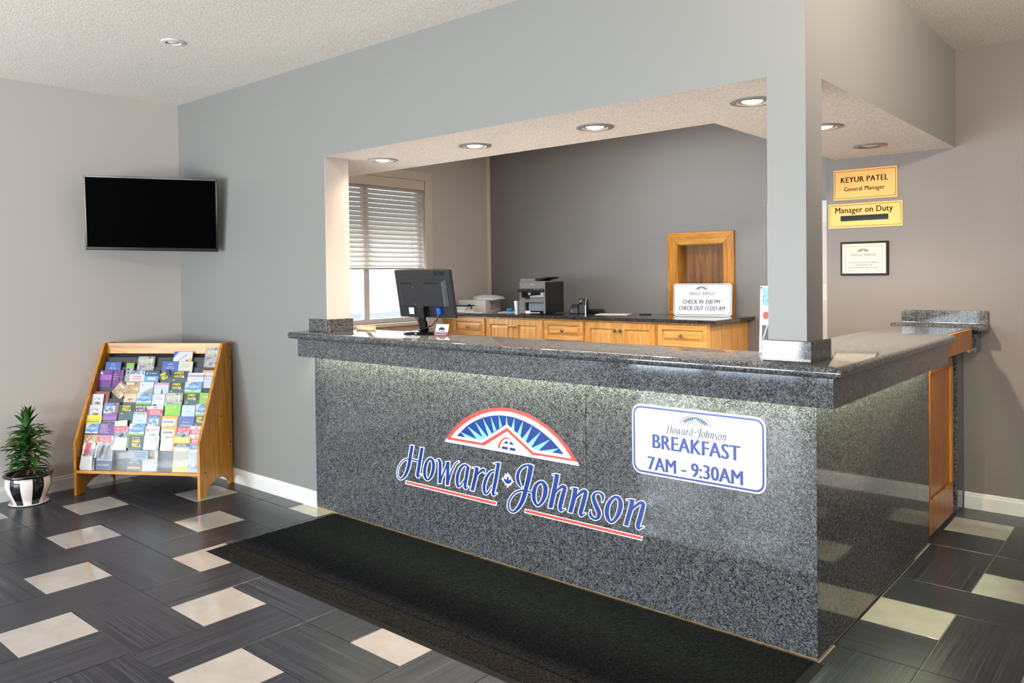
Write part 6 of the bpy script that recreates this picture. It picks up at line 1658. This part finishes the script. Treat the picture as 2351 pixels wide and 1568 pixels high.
ck = thing('check_in_sign', 'white board with blue border giving check-in and check-out times on the worktop', 'sign', (-2.172, 2.815, ZT + 0.0008), (R(-3.0), 0, R(9.0)))
W_, H_ = 0.486, 0.262
MB().prism(rrect(0, 0, W_, H_, 0.022), 'y', 0.0, 0.006).build('panel', SIGNWHITE, ck, bevel=0.0008)
e = MB()
ring(e, rrect(0.006, 0.007, W_ - 0.006, H_ - 0.007, 0.02), rrect(0.0105, 0.0115, W_ - 0.0105, H_ - 0.0115, 0.016), lambda x, z: (x, -0.0005, z))
e.build('border', NAVY, ck, recalc=False)
text_letters(ck, 'CHECK IN 3:00 PM', (0.155 * W_, -0.0005, 0.37 * H_), (0.64 * W_, 0, 0), (0, 0, 0.13 * H_), NAVY, 0.022, 1.0, 0.02)
text_letters(ck, 'CHECK OUT 11:OO AM', (0.085 * W_, -0.0005, 0.165 * H_), (0.79 * W_, 0, 0), (0, 0, 0.135 * H_), NAVY, 0.022, 1.0, 0.02)
e = MB()
small_logo(e, lambda x, z, k: (x, -0.0005 - 0.0002 * k, z), 0.255 * W_, 0.62 * H_, 0.71 * W_, 0.93 * H_, (None, 0, 1, 2))
e.build('logo', [RED, NAVY, CYAN], ck, recalc=False)

# ------------------------------------------------------------------ printer
pr = thing('office_printer', 'grey and black multifunction printer on the back worktop', 'printer', (-3.476, 2.383, ZT + 0.0005), (0, 0, R(13)))
PG = flat('printer_grey', '#7f7e80', 0.4)
W_, D_, H_ = 0.265, 0.40, 0.282
MB().box(0.0, 0.03, 0.012, W_ - 0.012, D_, H_).build('body', BLACK, pr, bevel=0.004)
MB().box(W_ - 0.012, 0.0, 0.006, W_, D_ - 0.02, H_ + 0.002).build('side_cover', flat('printer_brown_black', '#211d1b', 0.3), pr, bevel=0.005)
MB().box(0.0, 0.0, 0.006, 0.018, 0.03, H_).box(W_ - 0.03, 0.0, 0.006, W_ - 0.012, 0.03, H_).box(0.018, 0.0, 0.226, W_ - 0.03, 0.03, H_).box(0.018, 0.0, 0.104, W_ - 0.03, 0.03, 0.146).box(0.018, 0.0, 0.006, 0.05, 0.03, 0.104).build('front_frame', PG, pr, bevel=0.0015)
MB().prism([(-0.035, 0.196), (-0.04, 0.204), (-0.03, 0.216), (0.03, 0.232), (0.03, 0.196)], 'x', -0.006, W_ - 0.018).build('control_panel', BLACK_SATIN, pr, bevel=0.002)
MB().box(0.075, -0.028, 0.2195, 0.135, 0.005, 0.2235).build('display', flat('display_grey', '#5d666c', 0.2), pr)
e = MB()
for k in range(12):
    e.box(0.15 + 0.012 * (k % 6), -0.02 + 0.014 * (k // 6), 0.219, 0.158 + 0.012 * (k % 6), -0.011 + 0.014 * (k // 6), 0.2245)
e.build('keys', GREY_PL, pr)
MB().box(0.07, 0.0285, 0.170, 0.096, 0.0298, 0.192).box(0.195, 0.0285, 0.170, 0.226, 0.0298, 0.192).build('stickers', PAPER, pr)
MB().loft([[(0.085, 0.002, 0.146), (0.235, 0.002, 0.152), (0.235, 0.002, 0.155), (0.085, 0.002, 0.149)], [(0.085, 0.03, 0.158), (0.235, 0.03, 0.172), (0.235, 0.03, 0.175), (0.085, 0.03, 0.161)]]).build('printed_paper', PAPER, pr)
MB().box(0.06, -0.012, 0.136, 0.105, 0.0, 0.158).build('tray_stop', BLACK, pr, bevel=0.002)
MB().box(0.085, 0.012, 0.03, W_ - 0.031, 0.0295, 0.098).build('paper_tray', flat('tray_smoky_blue', '#7f8796', 0.2), pr)
MB().box(0.06, -0.01, 0.006, 0.108, 0.002, 0.03).box(0.11, -0.006, 0.010, 0.2, 0.002, 0.016).build('paper_slip', PAPER, pr)
MB().box(-0.002, 0.0, H_ + 0.0005, W_ - 0.002, D_ - 0.03, H_ + 0.012).box(0.0, 0.02, H_ + 0.012, 0.14, D_ - 0.05, H_ + 0.034).build('scanner_lid', PG, pr, bevel=0.002)
MB().prism([(0.14, H_ + 0.0125), (0.235, H_ + 0.030), (0.26, H_ + 0.046), (0.14, H_ + 0.036)], 'y', 0.05, 0.30).build('document_feeder', BLACK_SATIN, pr, bevel=0.001)
e = MB()
put_text(e, 'Canon', (0.108, -0.0005, H_ - 0.022), (0.036, 0, 0), (0, 0, 0.008), 0, 0.02)
e.build('print', WHITEP, pr, recalc=False)

# ------------------------------------------------------------------ clutter on the back worktop
bx = thing('cardboard_box', 'white cardboard box with red print beside the office wall', 'box', (-3.998, 2.501, ZT + 0.0005), (0, 0, R(14)))
BW, BL_, BH = 0.30, 0.30, 0.115
CARD = flat('card_white', '#ddd8d4', 0.6)
e = MB().box(-BW, 0, 0, 0, BL_, 0.004)
e.box(-BW, 0, 0.004, 0, 0.004, BH).box(-BW, BL_ - 0.004, 0.004, 0, BL_, BH).box(-BW, 0.004, 0.004, -BW + 0.004, BL_ - 0.004, BH).box(-0.004, 0.004, 0.004, 0, BL_ - 0.004, BH)
e.build('carton', CARD, bx)
MB().box(-BW + 0.004, 0.004, BH - 0.02, -0.004, BL_ - 0.004, BH - 0.016).build('flaps', CARD, bx)
e = MB()
ring(e, [(0.10, 0.052), (0.155, 0.052), (0.155, 0.098), (0.10, 0.098)], [(0.104, 0.056), (0.151, 0.056), (0.151, 0.094), (0.104, 0.094)], lambda y, z: (0.0006, y, z))
for a, b, c, d in ((0.108, 0.066, 0.147, 0.074), (0.112, 0.078, 0.143, 0.086), (0.085, 0.034, 0.17, 0.041), (0.09, 0.02, 0.165, 0.027)):
    e.quad((0.0006, a, b), (0.0006, c, b), (0.0006, c, d), (0.0006, a, d))
e.build('print', ink('#c4564a'), bx, recalc=False)
rg = random.Random(3)
rings = []
for k, (zz, f) in enumerate(((0.0, 0.78), (0.016, 1.05), (0.036, 1.02), (0.052, 0.7), (0.056, 0.2))):
    rings.append([((0.15 * f + rg.uniform(-.012, .012)) * math.cos(j * math.pi / 8) * 0.95, (0.155 * f + rg.uniform(-.012, .012)) * math.sin(j * math.pi / 8), zz + rg.uniform(-.004, .006) * (k > 0)) for j in range(16)])
bag = MB().loft(rings).build('plastic_bag', flat('bag_white', '#e6e4e4', 0.35), loc=(-4.105, 2.655, ZT + 0.0005 + BH - 0.014), rot=(0, 0, R(14)), smooth=False)
tag(bag, 'crumpled white bag lying on top of the cardboard box', 'bag')
bucket = MB().lathe([(0.0001, 0.0005), (0.028, 0.0005), (0.036, 0.115), (0.0335, 0.115), (0.026, 0.004), (0.0001, 0.004)], 4).build('square_cup', flat('plastic_pale_blue', '#d4dde6', 0.35), loc=(-3.555, 2.45, ZT), rot=(0, 0, R(28)))
tag(bucket, 'pale square tapered cup between the box and the printer', 'cup')
tape = MB().lathe([(0.0001, 0.0), (0.026, 0.0), (0.03, 0.012), (0.03, 0.026), (0.022, 0.034), (0.0001, 0.034)], 18).build('blue_lid', flat('plastic_cyan', '#16a9de', 0.3), loc=(-3.80, 2.62, ZT + 0.0045), smooth=True)
tag(tape, 'small bright cyan tub lying in front of the cardboard box corner', 'tub')
for (x, y, rz, w_, d_, lb) in ((-3.78, 2.62, 30, 0.21, 0.29, 'white paper sheet under the cyan tub'), (-4.03, 2.40, 8, 0.21, 0.11, 'white paper sheet at the front of the cardboard box'), (-2.70, 2.72, 20, 0.28, 0.2, 'white paper sheet lying alone in the middle of the worktop')):
    s_ = MB().box(-w_ / 2, -d_ / 2, 0.0005, w_ / 2, d_ / 2, 0.0035).build('paper_sheet', PAPER, loc=(x, y, ZT), rot=(0, 0, R(rz)))
    tag(s_, lb, 'paper')
pen = MB().tube([(-0.05, 0, 0.006), (0.045, 0, 0.006), (0.055, 0, 0.006)], [0.005, 0.005, 0.002], 8).build('pen', BLACK, loc=(-2.42, 2.78, ZT), rot=(0, 0, R(15)))
tag(pen, 'black pen on the worktop left of the wooden niche', 'pen')
zz = ZT + 0.0005
for (h_, w_, d_, c_, lb) in ((0.026, 0.24, 0.17, '#f3f3f2', 'thick white book at the bottom of the pile by the office wall'), (0.012, 0.25, 0.17, '#cfd0c2', 'thin greenish book in the middle of the pile by the office wall'), (0.016, 0.25, 0.16, '#e3e1dc', 'white pad near the top of the pile by the office wall')):
    o = MB().box(-w_ / 2, -d_ / 2, 0, w_ / 2, d_ / 2, h_).build('book', flat('book_' + c_[1:], c_, 0.5), bevel=0.002, loc=(-4.235, 2.41, zz), rot=(0, 0, R(rg.uniform(-3, 6))))
    tag(o, lb, 'book', 'pile of books on the back worktop')
    zz += h_ + 0.0006
o = thing('zip_folder', 'black zipped folder on top of the pile by the office wall', 'folder', (-4.225, 2.41, zz), (0, 0, R(6)))
MB().box(-0.12, -0.075, 0.0, 0.115, 0.075, 0.012).build('cover', BLACK, o, bevel=0.004)
MB().tube([(0.09, -0.02, 0.012), (0.12, -0.03, 0.016), (0.135, -0.03, 0.004), (0.14, -0.03, -0.02)], 0.006, 8).build('strap', BLACK, o)

dv = thing('desk_device', 'black desk device with a bent silver strip right of the printer', 'device', (-3.10, 2.62, ZT + 0.0005), (0, 0, R(20)))
MB().prism([(0.0, 0.0), (0.13, 0.0), (0.13, 0.085), (0.115, 0.125), (0.03, 0.132), (0.0, 0.075)], 'x', 0.085, 0.145).build('housing', BLACK, dv, bevel=0.004)
MB().loft([[(0.145, -0.002, 0.0), (0.152, -0.002, 0.0), (0.152, 0.004, 0.0), (0.145, 0.004, 0.0)], [(0.145, -0.002, 0.076), (0.152, -0.002, 0.076), (0.152, 0.004, 0.076), (0.145, 0.004, 0.076)],
           [(0.145, 0.028, 0.134), (0.152, 0.028, 0.134), (0.152, 0.035, 0.132), (0.145, 0.035, 0.132)]]).build('silver_strip', SILVER, dv)
MB().loft([[(0.0, 0.0, 0.0), (0.082, 0.0, 0.0), (0.082, 0.1, 0.0), (0.0, 0.1, 0.0)], [(0.0, 0.005, 0.05), (0.082, 0.005, 0.05), (0.082, 0.1, 0.05), (0.0, 0.1, 0.05)],
           [(0.018, 0.02, 0.085), (0.07, 0.02, 0.085), (0.07, 0.09, 0.085), (0.018, 0.09, 0.085)]]).build('base', BLACK_SATIN, dv, bevel=0.005)
MB().cyl((0.105, -0.004, 0.110), (0.105, 0.03, 0.115), 0.011).build('dial', GREY_PL, dv)
MB().cyl((0.02, -0.001, 0.025), (0.02, 0.006, 0.025), 0.009).build('button', GREY_PL, dv)
hp = thing('hole_punch', 'long black three-hole paper punch on the worktop', 'hole punch', (-3.04, 2.865, ZT + 0.0005), (0, 0, R(12)))
MB().box(-0.13, -0.025, 0.0, 0.13, 0.025, 0.01).build('base', BLACK, hp, bevel=0.002)
MB().prism([(-0.02, 0.012), (0.02, 0.012), (0.012, 0.034), (-0.012, 0.036)], 'x', -0.125, 0.125).build('handle', BLACK_SATIN, hp, bevel=0.003)
for x in (-0.1, 0.0, 0.1):
    MB().cyl((x, -0.021, 0.018), (x, -0.015, 0.02), 0.006, seg=10).build('punch', SILVER, hp)

# ------------------------------------------------------------------ blind
bl = thing('window_blind', 'white slatted blind half lowered over the office window', 'blind', (XW - 0.028, 0, 0))
BLD = flat('blind_white', '#d2ccc3', 0.4)
MB().box(-0.03, wy0 + 0.006, 2.325, 0.03, wy1 - 0.008, 2.384).build('head_rail', BLD, bl, bevel=0.002)
MB().box(0.0305, wy0 + 0.004, 2.30, 0.038, wy1 - 0.006, 2.384).build('valance', CASING, bl, bevel=0.002)
NSL = 18
tilt = R(50)
sl = MB()
prof = []
for i in range(7):
    u = -0.025 + 0.05 * i / 6
    prof.append((u, 0.003 * (1 - (u / 0.025) ** 2)))
prof2 = [(u * math.cos(tilt) - v * math.sin(tilt), -(u * math.sin(tilt)) + v * math.cos(tilt)) for u, v in prof + [(u, v - 0.0025) for u, v in reversed(prof)]]
ring0 = [(x, wy0 + 0.012, z) for x, z in prof2]
ring1 = [(x, wy1 - 0.014, z) for x, z in prof2]
so = MB().loft([ring0, ring1]).build('slat', BLD, bl, loc=(0, 0, 2.29))
for k in range(1, NSL):
    o = so.copy()
    COL.objects.link(o)
    o.parent = bl
    o.location = (0, 0, 2.29 - 0.0405 * k)
zb = 2.29 - 0.0405 * NSL
MB().box(-0.026, wy0 + 0.012, zb - 0.004, 0.026, wy1 - 0.014, zb + 0.012).build('bottom_rail', BLD, bl, bevel=0.003)
for y in (0.95, 1.40, 1.93):
    MB().cyl((0.026, y, zb), (0.026, y, 2.33), 0.0015, seg=6).cyl((-0.026, y, zb), (-0.026, y, 2.33), 0.0015, seg=6).build('ladder_cord', PAPER, bl)
for y in (1.25, 1.55):
    MB().tube([(0.02, y, zb - 0.004), (0.022, y, zb - 0.03), (0.02, y + 0.012, zb - 0.04), (0.018, y + 0.004, zb - 0.055)], 0.003, 6).build('cord_loop', PAPER, bl)
